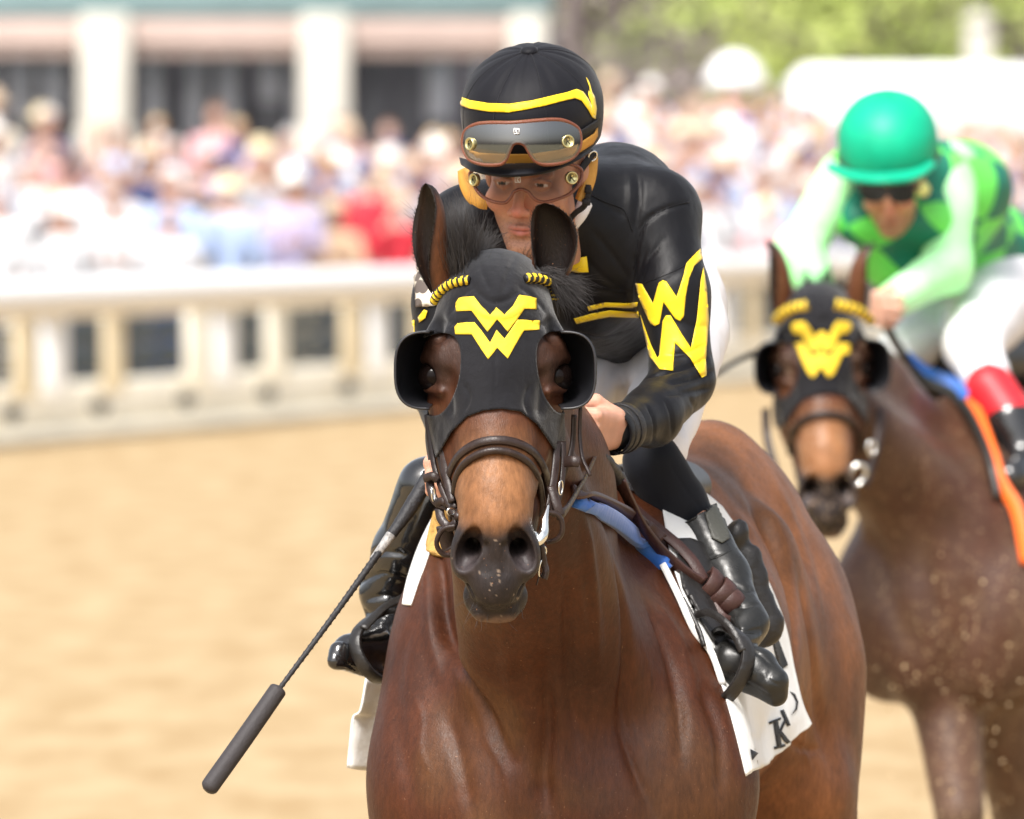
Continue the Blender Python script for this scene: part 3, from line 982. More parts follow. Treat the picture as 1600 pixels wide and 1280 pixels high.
nb = MB()
facestrap(nb, [(706, 812), (700, 780), (702, 745), (716, 715), (742, 695), (774, 688), (808, 693), (836, 711), (852, 742), (859, 780), (857, 806)], .0068, .004, .006)
nb.build('noseband', M_LEA, bridle)
rl = MB()
P2 = spline(np.array([(a, b, 0.) for a, b in [(716, 808), (711, 782), (713, 748), (727, 724), (750, 709), (775, 704), (802, 709), (826, 724), (841, 750), (846, 782), (843, 808)]]), 8)[:, :2]
P = cast(HEADALL, P2, .008); Y = P[:, 1].copy()
for _ in range(16): Y[1:-1] = .5 * Y[1:-1] + .25 * (Y[2:] + Y[:-2])
rl.tube(unproj(P2, Y), .0062, 10); rl.build('padded_roll', M_LEA, bridle)
st = MB()
nbst = unproj(spline(np.array([(a, b, 0.) for a, b in [(706, 745), (719, 717), (744, 698), (774, 691), (807, 696), (833, 714), (849, 744)]]), 10)[:, :2], np.zeros(61) + 20)
# cheek straps, photo-left side
def strapO(pts, w, t=.0022, N=(0, -1, 0)):
    mb = MB(); strapW(mb, pts, w, t, N); mb.build('cheek_strap', M_LEA, bridle)
strapO([(667, 648, 20.15), (672, 690, 20.14), (680, 735, 20.12), (694, 775, 20.09), (710, 806, 20.07)], .0042, N=(-.5, -1, 0))
strapO([(680, 655, 20.13), (686, 705, 20.12), (696, 752, 20.10), (710, 795, 20.07)], .0048, N=(-.4, -1, 0))
strapO([(691, 700, 20.10), (697, 742, 20.09), (706, 785, 20.07)], .0055, N=(-.3, -1, 0))
strapO([(672, 742, 20.12), (673, 765, 20.11), (682, 785, 20.10), (700, 793, 20.09)], .0062, .003, N=(-.3, -1, .3))
strapO([(664, 748, 20.11), (676, 744, 20.10), (684, 750, 20.10)], .0065, .0035, N=(0, -1, .2))
strapO([(682, 788, 20.10), (692, 783, 20.09), (700, 790, 20.09)], .0065, .0035, N=(0, -1, .2))
strapO([(686, 795, 20.10), (690, 812, 20.09), (702, 824, 20.08), (714, 818, 20.07)], .0070, .003, N=(-.2, -1, .2))
strapO([(693, 822, 20.09), (700, 850, 20.10), (704, 858, 20.10)], .0120, .003, N=(-.2, -1, .2))
# photo-right side
strapO([(871, 690, 20.12), (867, 735, 20.10), (861, 775, 20.08), (856, 800, 20.07)], .0058, N=(.4, -1, 0))
strapO([(880, 690, 20.13), (880, 730, 20.12), (874, 775, 20.10), (862, 806, 20.09)], .0045, N=(.5, -1, 0))
strapO([(897, 648, 20.14), (895, 690, 20.14), (890, 715, 20.13), (880, 745, 20.13)], .0040, N=(.5, -1, 0))
strapO([(907, 636, 20.13), (906, 680, 20.13), (910, 715, 20.12), (920, 738, 20.11), (922, 744, 20.11)], .0026, N=(.3, -1, 0))
strapO([(884, 722, 20.10), (896, 721, 20.09), (905, 722, 20.09)], .0085, .004, N=(0, -1, .2))
strapO([(861, 760, 20.08), (870, 790, 20.07), (876, 806, 20.07)], .0070, .003, N=(.2, -1, .2))
for loop in ([(712, 822), (694, 826), (684, 840), (683, 854), (692, 866), (706, 868)], [(856, 800), (870, 804), (878, 816), (878, 832), (870, 843), (854, 848)]):
    mb = MB(); mb.tube(WS([(a, b, 20.06 + .02 * i / 5) for i, (a, b) in enumerate(loop)], 8), .0042, 8); mb.build('bit_guard', M_LEA, bridle)
# steel
b1 = MB(); 
b1.tube(WS([(857, 788, 20.06), (851, 812, 20.045), (849, 832, 20.04), (842, 846, 20.03), (838, 850, 20.03)], 8), list(np.interp(np.linspace(0, 1, 33), [0, .25, .6, 1], [.002, .0065, .0095, .004])), 12)
b1.build('bit', M_STEEL, bridle)
b2 = MB(); b2.tube(WS([(835, 836, 20.03), (829, 838, 20.02)], 4), .0075, 10); b2.build('bit_joint', M_STEEL, bridle)
def ring(name, c, rx, ry, r, M, parent, tilt=0):
    a = np.linspace(0, 2 * math.pi, 24, endpoint=False); t = math.radians(tilt)
    P = [W(c[0] + rx * math.cos(x) * math.cos(t) - ry * math.sin(x) * math.sin(t), c[1] + rx * math.cos(x) * math.sin(t) + ry * math.sin(x) * math.cos(t), c[2] + .006 * math.cos(x)) for x in a]
    mb = MB(); mb.tube(P, r, 6, closed=True); return mb.build(name, M, parent)
ring('ring', (848, 862, 20.05), 5, 8, .0018, M_STEEL, bridle, 10)
ring('buckle', (847, 886, 20.05), 4, 15, .0018, M_STEEL, bridle, 12)
ring('buckle', (677, 772, 20.08), 2.5, 11, .0016, M_STEEL, bridle, -4)
ring('buckle', (705, 800, 20.05), 6, 5, .0022, M_STEEL, bridle, 30)
ring('buckle', (876, 762, 20.07), 3, 11, .0013, M_STEEL, bridle, 4)
mb = MB(); mb.tube(WS([(845, 850, 20.04), (850, 880, 20.05), (853, 893, 20.05), (850, 905, 20.05)], 6), .0055, 6); mb.tube(WS([(843, 898, 20.05), (838, 915, 20.05)], 4), .0013, 5)
mb.build('curb_chain', M_LEA, bridle)
# browband, wrapped
for seg in ([(684, 474), (690, 462), (702, 450), (718, 443), (736, 440)], [(818, 438), (836, 439), (853, 445), (866, 455), (876, 468)]):
    P2 = spline(np.array([(a, b, 0.) for a, b in seg]), 14)[:, :2]
    P = relax(cast(hood1_bvh, P2, .006), 6); rr = np.array([.0078 * (1 + .10 * (1 if (i // 3) % 2 else -1)) for i in range(len(P))])
    mb = MB(); mb.tube(P, rr, 10, stripe=lambda i, a: 1 if ((i + a * .5) % 6) < 3 else 0)
    mb.build('browband', [M_RUB, M_YEL], bridle)

# reins
rein = MB()
strapW(rein, [(872, 806, 20.09), (884, 797, 20.12), (900, 772, 20.25), (914, 748, 20.40), (926, 722, 20.55), (932, 708, 20.66)], .0078, .0025, N=(.3, -1, -.3))
rein.build('rein', M_LEA, bridle)
r2 = MB()
P = WS([(922, 715, 20.60), (940, 716, 20.62), (960, 738, 20.68), (972, 758, 20.74)], 8); r2.tube(P, list(np.interp(np.arange(len(P)) % 4, [0, 1, 3], [.0125, .0108, .0125])), 10)
r2.build('rubber_grip', M_RUB, bridle)
# mane and forelock
rng = np.random.default_rng(5)
mn = MB()
def tuft(n, base, tips, r=.0005, wob=.03, sag=0):
    for _ in range(n):
        i = rng.integers(len(base)); f = rng.random()
        a = np.array(base[i][:3]) + np.array((rng.normal(0, 5), rng.normal(0, 5), rng.normal(0, .012)))
        b = np.array(tips[i][:3]) + rng.normal(0, 1, 3) * (14, 14, .02) 
        t = .6 + .5 * rng.random(); b = a + (b - a) * t
        strands(mn, [W(*a)], [W(*b)], r * (.6 + .7 * rng.random()), sag, wob, rng)
tuft(2000, [(735, 435, 20.17), (728, 440, 20.16), (738, 418, 20.20), (722, 452, 20.15)], [(732, 345, 20.16), (702, 322, 20.22), (752, 365, 20.24), (712, 345, 20.14)])
tuft(500, [(735, 405, 20.36), (730, 420, 20.34)], [(775, 368, 20.38), (700, 335, 20.40)])
tuft(60, [(668, 360, 20.36), (672, 380, 20.34)], [(640, 330, 20.36), (650, 345, 20.40)], .0006)
tuft(1300, [(850, 428, 20.18), (862, 435, 20.17), (875, 442, 20.17)], [(905, 450, 20.16), (898, 470, 20.15), (908, 440, 20.2)], sag=.01)
tuft(120, [(820, 430, 20.28), (832, 425, 20.29)], [(836, 392, 20.26), (850, 405, 20.26)])
mn.build('mane', M_MANE, horse1)
# ------------------------------------------------------------ people: faces, hands, helmets
M_SKIN = mat('skin', attr=True, rough=.46, spec=.45, sss=.25, bump=.30, bscale=700)
M_SILK = mat('black_silk', (.0050, .0050, .0068), .44, .25, bump=.40, bscale=30, stretch=(1, 1, .55), vary=.2, vscale=25, sheen=.05, weave=.12, wscale=1200, rvary=.06)
M_WHITE = mat('white_breeches_cloth', (.84, .83, .86), .60, .35, bump=.35, bscale=30, vary=.04, vscale=20)
M_BOOT = mat('black_patent_boot', (.012, .012, .013), .16, .6, bump=.35, bscale=22, coat=.8, coat_rough=.06, vary=.2, vscale=30)
M_BOOT2 = mat('worn_black_boot', (.016, .016, .015), .34, .45, bump=.4, bscale=40, coat=.12, coat_rough=.25, vary=.35, vscale=40, rvary=.08)
M_KNEE = mat('black_stretch_cloth', (.008, .009, .013), .72, .2, sheen=.08, bump=.15, bscale=60)
M_COVER = mat('black_helmet_cover', (.0052, .0052, .0078), .55, .20, sheen=.08, bump=.15, bscale=40, weave=.12, wscale=1200)
M_TAN = mat('ochre_leather', (.60, .30, .055), .55, .35, bump=.4, bscale=120, vary=.18, vscale=40)
M_TRIM = mat('red_brown_trim', (.17, .050, .024), .36, .5, bump=.5, bscale=500, coat=.2)
M_BRASS = mat('pale_brass', (.62, .56, .28), .28, .5, metal=.85)
M_INK = mat('black_ink', (.02, .02, .015), .5)
M_WPRINT = mat('white_print', (.8, .8, .8), .5)
M_STRAP = mat('black_webbing', (.016, .016, .018), .6, .35, bump=.4, bscale=500)

def lens_mat(name, tint, fac):
    m = bpy.data.materials.new(name); m.use_nodes = True; nt = m.node_tree; N = nt.nodes; L = nt.links
    N.remove(N['Principled BSDF']); out = N['Material Output']
    tr = N.new('ShaderNodeBsdfTransparent'); tr.inputs[0].default_value = (*tint, 1)
    gl = N.new('ShaderNodeBsdfGlossy'); gl.inputs[1].default_value = .06; gl.inputs[0].default_value = (1, 1, 1, 1)
    fr = N.new('ShaderNodeFresnel'); fr.inputs[0].default_value = 1.45 if fac > 0 else 1.22
    ad = N.new('ShaderNodeMath'); ad.operation = 'ADD'; ad.use_clamp = True; ad.inputs[1].default_value = fac
    mx = N.new('ShaderNodeMixShader'); L.new(fr.outputs[0], ad.inputs[0]); L.new(ad.outputs[0], mx.inputs[0])
    L.new(tr.outputs[0], mx.inputs[1]); L.new(gl.outputs[0], mx.inputs[2]); L.new(mx.outputs[0], out.inputs[0])
    return m
M_LENS = lens_mat('clear_lens', (.93, .91, .90), .0)
M_LENS2 = lens_mat('smoke_lens', (.62, .60, .58), .16)
M_LENSD = lens_mat('dark_lens', (.05, .05, .05), .08)

def face_sdf(h=.0022):
    """face frame: x right in view, y away, z up, origin between the eyes"""
    s = SDF((-.10, -.06, -.16), (.10, .20, .16), h); E = s.ell; C = s.cap
    E((0, .088, .045), (.074, .092, .095), k=.02)
    E((0, .040, -.025), (.060, .052, .075), k=.025)
    C((-.030, .055, -.065), (-.012, .010, -.102), .028, .018, k=.02); C((.030, .055, -.065), (.012, .010, -.102), .028, .018, k=.02)
    E((0, .010, -.080), (.030, .026, .030), k=.02)
    E((0, -.002, -.106), (.018, .015, .014), k=.014)
    for q in (-1, 1):
        E((q * .043, .008, -.032), (.020, .018, .016), k=.022)
        C((q * .010, -.010, .016), (q * .042, .002, .016), .0070, .0060, k=.012)
        E((q * .031, -.014, .001), (.0165, .012, .0110), k=.008, op='sub')
        E((q * .031, .0045, .0), (.0128, .0128, .0128), k=.002)
        C((q * .017, -.006, .0035), (q * .031, -.0100, .0076), .0026, .0032, k=.003)
        C((q * .031, -.0100, .0066), (q * .046, -.002, .0022), .0034, .0024, k=.003)
        C((q * .018, -.005, -.0045), (q * .031, -.0075, -.0078), .0018, .0020, k=.003)
        C((q * .031, -.0075, -.0078), (q * .045, -.001, -.0035), .0020, .0018, k=.003)
        E((q * .0125, -.0250, -.0430), (.0070, .0095, .0070), k=.006)
        C((q * .021, -.020, -.046), (q * .028, -.010, -.066), .0022, .003, k=.010, op='sub')
    C((0, -.008, .010), (0, -.0335, -.0350), .0062, .0092, k=.010)
    E((0, -.0365, -.0400), (.0098, .0090, .0085), k=.006)
    for q in (-1, 1): E((q * .0065, -.031, -.0505), (.0032, .0045, .003), k=.002, op='sub')
    C((0, -.0185, -.053), (0, -.019, -.062), .0022, .003, k=.006, op='sub')
    C((-.021, -.0105, -.0715), (-.006, -.0185, -.0685), .0022, .0040, k=.004); C((.021, -.0105, -.0715), (.006, -.0185, -.0685), .0022, .0040, k=.004)
    C((-.006, -.0185, -.0685), (.006, -.0185, -.0685), .004, .004, k=.003)
    C((-.019, -.0100, -.0750), (0, -.0180, -.0790), .0028, .0052, k=.004); C((.019, -.0100, -.0750), (0, -.0180, -.0790), .0028, .0052, k=.004)
    C((-.023, -.0150, -.0725), (0, -.0250, -.0738), .0012, .0012, k=.002, op='sub'); C((.023, -.0150, -.0725), (0, -.0250, -.0738), .0012, .0012, k=.002, op='sub')
    C((-.012, -.016, -.090), (.012, -.016, -.090), .003, .003, k=.010, op='sub')
    for q in (-1, 1): E((q * .074, .085, -.005), (.010, .018, .030), k=.008)
    C((0, .095, -.06), (0, .13, -.15), .055, .055, k=.02)
    return s

def face_color(V, tone=(.47, .235, .150)):
    x, y, z = V.T; n = fbm(V, 60, 3, 2); tone = np.array(tone)
    c = np.tile(tone, (len(V), 1))
    red = np.array((.50, .155, .11))
    c = lerp(c, red, np.exp(-((x / .016) ** 2 + ((z + .040) / .016) ** 2)) * (y < 0) * .75)
    c = lerp(c, red, np.exp(-(((np.abs(x) - .042) / .018) ** 2 + ((z + .035) / .016) ** 2)) * .35)
    lip = np.exp(-((x / .021) ** 4 + ((z + .0738) / .0078) ** 4)) * (y < .0)
    c = lerp(c, (.42, .115, .100), lip * .8)
    c = lerp(c, (.10, .03, .025), np.exp(-((x / .021) ** 4 + ((z + .0735) / .0012) ** 2)) * (y < 0) * .8)
    st = sstep(-z, .054, .064) * (y < .05) * (1 - lip)
    pr = fbm(V, 700, 1, 12)
    c = lerp(c, tone * .45, st * (.40 + .2 * n + .35 * (pr > .25)))
    c = c * (1 + .07 * fbm(V, 260, 2, 8)[:, None])
    br = np.exp(-(((np.abs(x) - .031) / .017) ** 4 + ((z - .0195 + .12 * (np.abs(np.abs(x) - .028))) / .0042) ** 2)) * (y < .02)
    c = lerp(c, (.02, .012, .008), br * (.8 + .3 * n))
    for q in (-1, 1):
        d = np.sqrt((x - q * .031) ** 2 + z ** 2)
        rr = np.sqrt((x - q * .031) ** 2 + (y - .0045) ** 2 + z ** 2)
        ball = (rr < .0136) & (y < -.002) & (z < .0048) & (z > -.0056)
        c[ball] = (.62, .56, .54)
        c[ball & (np.hypot(x - q * .031 + .0008, z + .0005) < .0060)] = (.05, .026, .014)
        c[ball & (np.hypot(x - q * .031 + .0008, z + .0005) < .0026)] = (.004, .004, .004)
        c = lerp(c, (.13, .055, .04), np.exp(-((d - .0155) / .006) ** 2) * .45 * (y < .02) * (~ball))
    return np.clip(c * (1 + .08 * n[:, None]), .003, 1)

def skinned(name, root, parts, tone):
    VV = []; FF = []; CC = []; k = 0
    for v, f, c in parts:
        VV.append(v); FF.append(np.asarray(f) + k); k += len(v)
        CC.append(np.tile(np.array(tone), (len(v), 1)) if c is None else c)
    return fast_mesh(name, np.concatenate(VV), np.concatenate(FF), M_SKIN, root, True, np.concatenate(CC))

def box_of(P, pad):
    P = np.asarray(P, float); return P.min(0) - pad, P.max(0) + pad

def hand_sdf(wrist, knuck, across, curl, size=1.0, h=.0022):
    """fist: wrist and knuckle-row centre in space; across = unit towards the thumb side; curl = unit the fingers fold towards"""
    wrist = np.array(wrist, float); knuck = np.array(knuck, float); ac = np.array(across, float); ac /= np.linalg.norm(ac)
    f = knuck - wrist; L = np.linalg.norm(f); f /= L
    ac -= f * (ac @ f); ac /= np.linalg.norm(ac)
    cu = np.array(curl, float); cu -= f * (cu @ f); cu -= ac * (cu @ ac); cu /= np.linalg.norm(cu)
    lo, hi = box_of([wrist, knuck], .11)
    s = SDF(lo, hi, h); C = s.cap
    C(wrist - f * .05, wrist, .029, .026, k=.01, flat=.8, nrm=cu)
    for i, o in enumerate((.030, .011, -.009, -.028)):
        C(wrist + ac * o * .6 + f * .01, knuck + ac * o * size, .017, .0125, k=.013)
        r = (.0098, .0102, .0098, .0086)[i]; l = (.040, .044, .040, .032)[i] * size
        k0 = knuck + ac * o * size
        p1 = k0 + f * l * .55 + cu * l * .75
        p2 = p1 - f * l * .25 + cu * l * .62 if i < 4 else p1
        p3 = p2 - f * l * .55 + cu * l * .05
        s.ell(k0 - cu * .006 + f * .002, (.0085,) * 3, k=.006)
        C(k0, p1, r * 1.08, r, k=.0035); C(p1, p2, r, r * .92, k=.003); C(p2, p3, r * .92, r * .8, k=.003)
    t0 = wrist + ac * .022 + f * .022; t1 = wrist + ac * .043 + f * .055 + cu * .022; t2 = t1 + f * .026 + cu * .020 - ac * .010; t3 = t2 + f * .016 + cu * .006 - ac * .016
    C(t0, t1, .016, .0125, k=.010); C(t1, t2, .0118, .0108, k=.004); C(t2, t3, .0108, .009, k=.004)
    return s

def cloth(name, s, mats, parent, level=0., folds=(), amp=.002, nsc=14, seed=0, stretch=(1, 1, 1), it=2, col=None, post=None):
    V, F = s.mesh(level); V = smooth_mesh(V, F, it, .5); N = s.grad(V)
    V = V + N * (fbm(V * np.array(stretch), nsc, 3, seed) * amp)[:, None]
    if folds: V = relief(V, N, folds)
    if post is not None: V, F = post(V, F)
    o = fast_mesh(name, V, F, mats, parent, True, col(V) if col else None)
    return o, bvh_of(V, F)

def cutF(V, F, keep):
    F = F[keep(V)[F].all(1)]; V, F, _ = compact(V, F); return V, F

def helmet(fr, root, mats, rx=.1155, ry=.138, rz=.128, cz=.10, cy=.085, pleat=.0035, brimdrop=0., name='helmet', brim=True, down=.115, btn=True, cmat=None):
    nt, na = 44, 96; V = []
    for i in range(nt):
        t = i / (nt - 1)
        if t < .72: ph = (t / .72) * math.pi / 2; zz = math.cos(ph) ** .92; rr = math.sin(ph) ** .97
        else: zz = -(t - .72) / .28 * (down / rz); rr = 1 - .05 * ((t - .72) / .28) ** 2
        for j in range(na):
            a = 2 * math.pi * j / na
            pl = 0
            if t < .45: pl = pleat * (math.sin(a * 6 + .6) ** 8 + .6 * math.sin(a * 13 + 2) ** 6 * (.5 + .5 * math.sin(a * 3))) * math.sin(min(1, t / .45) * math.pi) ** .7
            x = rx * rr * math.cos(a); y = ry * rr * math.sin(a)
            k = 1 - pl / rx if rr > 0 else 1
            V.append((x * k, cy + y * k, cz + rz * zz - (pl * .8)))
    V = np.array(V); F = grid_faces(nt, na, True)
    o = fast_mesh(name, fr(V), [f[::-1] for f in F], mats[0], root, True)
    md = o.modifiers.new('solid', 'SOLIDIFY'); md.thickness = .004; md.offset = -1
    bv = bvh_of(fr(V), F)
    if btn:
        mb = MB(); mb.lathe([(.0005, .008), (.009, .0075), (.0140, .004), (.0145, 0), (.012, -.004)], fr((0, cy, cz + rz - .001)), fr.d((0, 0, 1)), 20)
        mb.build('button', mats[0], o)
        mb = MB()
        for a in (-108, -62, -20, -150, 30, 90, 150):
            P = []
            for i in range(1, int(nt * .8)):
                t = i / (nt - 1)
                j = (a % 360) / 360 * na
                P.append(V[i * na + int(round(j)) % na])
            mb.tube(fr(relax(np.array(P), 4)), .0011, 5)
        mb.build('seam', mats[0], o)
    if brim:
        nu, nv = 40, 6; S = []
        for i in range(nv):
            s = i / (nv - 1); row = []
            for j in range(nu):
                u = -1 + 2 * j / (nu - 1); a = math.radians(-90 + 74 * u)
                pr = .030 * (1 - abs(u) ** 2.2) * s
                row.append(((rx + .003 + pr * .4) * math.cos(a), cy + (ry + .002 + pr) * math.sin(a), cz - .060 - brimdrop - .012 * s - .010 * (1 - u * u) * s + .018 * abs(u) ** 3))
            S.append(row)
        S = fr(np.array(S).reshape(-1, 3)).reshape(nv, nu, 3)
        sheet_obj('brim', S, mats[-1], o, .006)
    return o, bv
# ------------------------------------------------------------ the near jockey
jk1 = empty('person', W(1000, 700, 21.3))
tag(jk1, 'jockey in black silks with yellow zigzags crouching over the front horse', 'person', 'jockeys')
FF1 = Frame(W(817, 285, 20.800), -15, 14, 3)
fs = face_sdf(); fv, ff = fs.mesh(); fc = face_color(fv); fv = fv * 1.04
tone1 = (.50, .26, .17)
hip = W(1030, 490, 21.70)
sk = SDF(*box_of([W(700, 250, 20.7), W(1130, 1080, 21.9), W(560, 1080, 21.2)], .12), .009)
sk.chain([W(860, 320, 21.05), W(960, 370, 21.25), W(1010, 470, 21.62), hip], [.055, .075, .055, .06], .04)
ARM_L = [W(1030, 345, 21.08), W(1068, 598, 20.98), W(960, 670, 20.72)]
ARM_R = [W(742, 355, 21.02), W(694, 600, 20.92), W(705, 700, 20.72)]
sk.chain(ARM_L, [.045, .028, .024], .02); sk.chain(ARM_R, [.045, .036, .026], .02)
sk.cap(W(860, 320, 21.08), ARM_L[0], .06, .045, .04); sk.cap(W(860, 320, 21.08), ARM_R[0], .06, .045, .04)
LEG_L = [W(1060, 530, 21.65), W(1024, 718, 21.03), W(1090, 825, 21.03), W(1166, 968, 20.90)]
LEG_R = [W(985, 520, 21.65), W(745, 720, 21.14), W(598, 925, 21.26)]
sk.chain(LEG_L, [.055, .032, .028, .020], .02); sk.chain(LEG_R, [.055, .034, .022], .03)
bv_, bf_ = sk.mesh()
hl = hand_sdf(W(962, 670, 20.72), W(922, 676, 20.63), (.15, -.35, 1), (-.45, .1, -.9), 1.0)
hr = hand_sdf(W(706, 700, 20.72), W(700, 725, 20.62), (1, 0, 0), (0, -1, -.3), 1.0)
hv, hf = hl.mesh(); hv2, hf2 = hr.mesh()
def hand_col(V):
    n = fbm(V, 60, 3, 3)[:, None]; return np.clip(np.array((.58, .31, .22)) * (1 + .15 * n), 0, 1)
skinned('body', jk1, [(FF1(fv), ff, fc), (bv_, bf_, None), (hv, hf, hand_col(hv)), (hv2, hf2, hand_col(hv2))], tone1)

# jacket
ja = SDF(*box_of([W(700, 250, 20.75), W(1125, 700, 21.9), W(640, 700, 20.6)], .10), .0045)
ja.ell(W(960, 328, 21.27), (.115, .20, .113), k=.05)
ja.cap(W(930, 390, 21.12), W(1000, 470, 21.60), .125, .105, k=.06)
ja.cap(W(985, 440, 21.50), W(995, 425, 21.72), .110, .085, k=.05)
ja.cap(W(905, 470, 21.10), W(960, 500, 21.45), .060, .065, k=.06)
ja.cap(W(850, 330, 21.05), W(1020, 335, 21.10), .075, .072, k=.05)
ja.cap(W(850, 330, 21.05), W(750, 350, 21.02), .075, .068, k=.05)
ja.cap(W(1025, 338, 21.08), W(1052, 460, 21.02), .070, .056, k=.035)
ja.cap(W(1052, 460, 21.02), W(1066, 592, 20.98), .056, .050, k=.03)
ja.cap(W(1066, 595, 20.98), W(1018, 650, 20.85), .050, .047, k=.02)
ja.cap(W(1018, 650, 20.85), W(964, 672, 20.73), .047, .034, k=.02)
ja.cap(W(722, 362, 21.00), W(702, 470, 20.96), .068, .055, k=.035)
ja.cap(W(702, 470, 20.96), W(690, 605, 20.92), .055, .048, k=.03)
ja.cap(W(690, 608, 20.92), W(706, 690, 20.75), .048, .034, k=.02)
def PW(pts, Y): return WS([(a, b, Y) for a, b in pts], 6)
def surf_lines(s, defs):
    V, F = s.mesh(); b = bvh_of(V, F); out = []
    for pts, w, d in defs:
        out.append((relax(cast(b, spline(np.array([(a, c, 0.) for a, c in pts]), 5)[:, :2], 0), 2), w, d))
    return out
fold_defs = [
    ([(1075, 318), (1040, 326), (1010, 345), (998, 372), (990, 430), (988, 470)], 0.0032, 0.0049),
    ([(995, 265), (1000, 300), (996, 335), (992, 370)], 0.0049, 0.0040), ([(982, 262), (984, 310), (980, 345)], 0.0039, -0.0024),
    ([(925, 305), (950, 322), (978, 340)], 0.0039, 0.0020),
    ([(925, 360), (955, 395), (985, 440)], 0.0045, 0.0024), ([(910, 400), (940, 430), (975, 455)], 0.0039, 0.0016), ([(1010, 385), (1000, 420), (996, 450)], 0.0039, 0.0024),
    ([(1040, 370), (1010, 410), (1000, 445)], 0.0039, 0.0020),
    ([(1005, 458), (1040, 440), (1078, 410)], 0.0052, 0.0016),
    ([(1110, 555), (1085, 570), (1050, 580), (1010, 592)], 0.0040, 0.0067), ([(1115, 580), (1085, 592), (1045, 600)], 0.0036, 0.0063),
    ([(1112, 605), (1080, 612), (1040, 618)], 0.0032, 0.0040), ([(1100, 540), (1070, 552), (1040, 556)], 0.0036, 0.0045),
    ([(1040, 625), (1050, 650), (1050, 680)], 0.0043, 0.0036), ([(1010, 632), (1022, 660), (1018, 695)], 0.0036, 0.0040), ([(990, 642), (1002, 668), (998, 700)], 0.0029, 0.0045),
    ([(1075, 620), (1085, 640), (1075, 668)], 0.0050, 0.0027),
    ([(900, 520), (940, 528), (985, 515)], 0.0043, 0.0036), ([(905, 445), (950, 455), (990, 462)], 0.0058, 0.0027),
    ([(1060, 500), (1085, 512), (1108, 510)], 0.0058, 0.0027)]
jacket, jb = cloth('jacket', ja, M_SILK, jk1, 0, surf_lines(ja, fold_defs), .0025, 16, 4)
YJ = mat('yellow_silk', (.86, .60, .01), .45, .4, bump=.25, bscale=60, sheen=.2)
for P in ([(897, 497), (925, 489), (952, 484), (978, 486), (998, 486), (1000, 495), (978, 495), (952, 494), (925, 499), (901, 505)],
          [(918, 478), (945, 472), (975, 473), (998, 472), (997, 479), (975, 480), (945, 479), (920, 485)]):
    decal('stripe', P, jb, .0015, YJ, jacket, 3.5, .0008)
for P in ([(994, 443), (1004, 444), (1021, 474), (1030, 442), (1036, 438), (1042, 441), (1057, 464), (1068, 430), (1072, 412), (1093, 389), (1097, 404), (1084, 416), (1076, 436), (1071, 462), (1068, 495), (1062, 502), (1055, 498), (1037, 472), (1031, 506), (1024, 510), (1017, 505), (1000, 467)],
          [(1002, 492), (1018, 538), (1028, 560), (1031, 556), (1036, 502), (1041, 493), (1048, 493), (1066, 524), (1079, 544), (1088, 500), (1094, 440), (1098, 418), (1103, 450), (1106, 500), (1102, 560), (1103, 588), (1096, 591), (1078, 560), (1055, 536), (1051, 580), (1031, 578), (1016, 556)]):
    decal('emblem', P, jb, .0014, YJ, jacket, 3.5, .0005)
mb = MB()
for pts in ([(1076, 316), (1058, 320), (1035, 328), (1015, 342), (1004, 358), (996, 380), (990, 420)], [(925, 306), (945, 316), (972, 326), (980, 338), (988, 362)], [(1000, 445), (1035, 432), (1075, 412), (1092, 390)]):
    mb.tube(relax(cast(jb, spline(np.array([(a, b, 0.) for a, b in pts]), 6)[:, :2], .0006), 2), .0009, 5)
mb.build('seam', M_SILK, jacket)
# bow at the throat
mb = MB()
P = cast(jb, [(x, 411) for x in (884, 890, 896, 903, 910, 917)], .012)
mb.tube(P, 0, flat=([.006, .008, .009, .0115, .0125, .0130], .0035), N0=(0, -1, 0)); mb.build('bow', YJ, jacket)
# white stock at the neck
st = MB(); st.tube(WS([(880, 372, 20.96), (893, 352, 20.93), (906, 335, 20.92), (914, 318, 20.93)], 8), list(np.linspace(.011, .013, 25)), 12)
st.build('stock_tie', M_WHITE, jk1)
# glove bands
d0 = W(1018, 650, 20.85) - W(964, 672, 20.73); d0 /= np.linalg.norm(d0)
for (a, b), w in (((948, 681), .0095), ((962, 676), .0085), ((978, 671), .0080)):
    c = W(964, 672, 20.73) - d0 * (962 - a) * .0011; d = W(960, 673, 20.72) - W(1018, 650, 20.85); d /= np.linalg.norm(d)
    e1 = np.cross(d, (0, 1, 0)); e1 /= np.linalg.norm(e1); e2 = np.cross(d, e1)
    R = .0365 + (a - 948) * .00012
    P = np.array([c + e1 * math.cos(x) * R + e2 * math.sin(x) * R for x in np.linspace(0, 2 * math.pi, 29)])
    mb = MB(); mb.tube(P, 0, flat=(w, .0018), N0=P - c); mb.build('wrist_band', M_RUB if w < .009 else M_SILK, jk1)
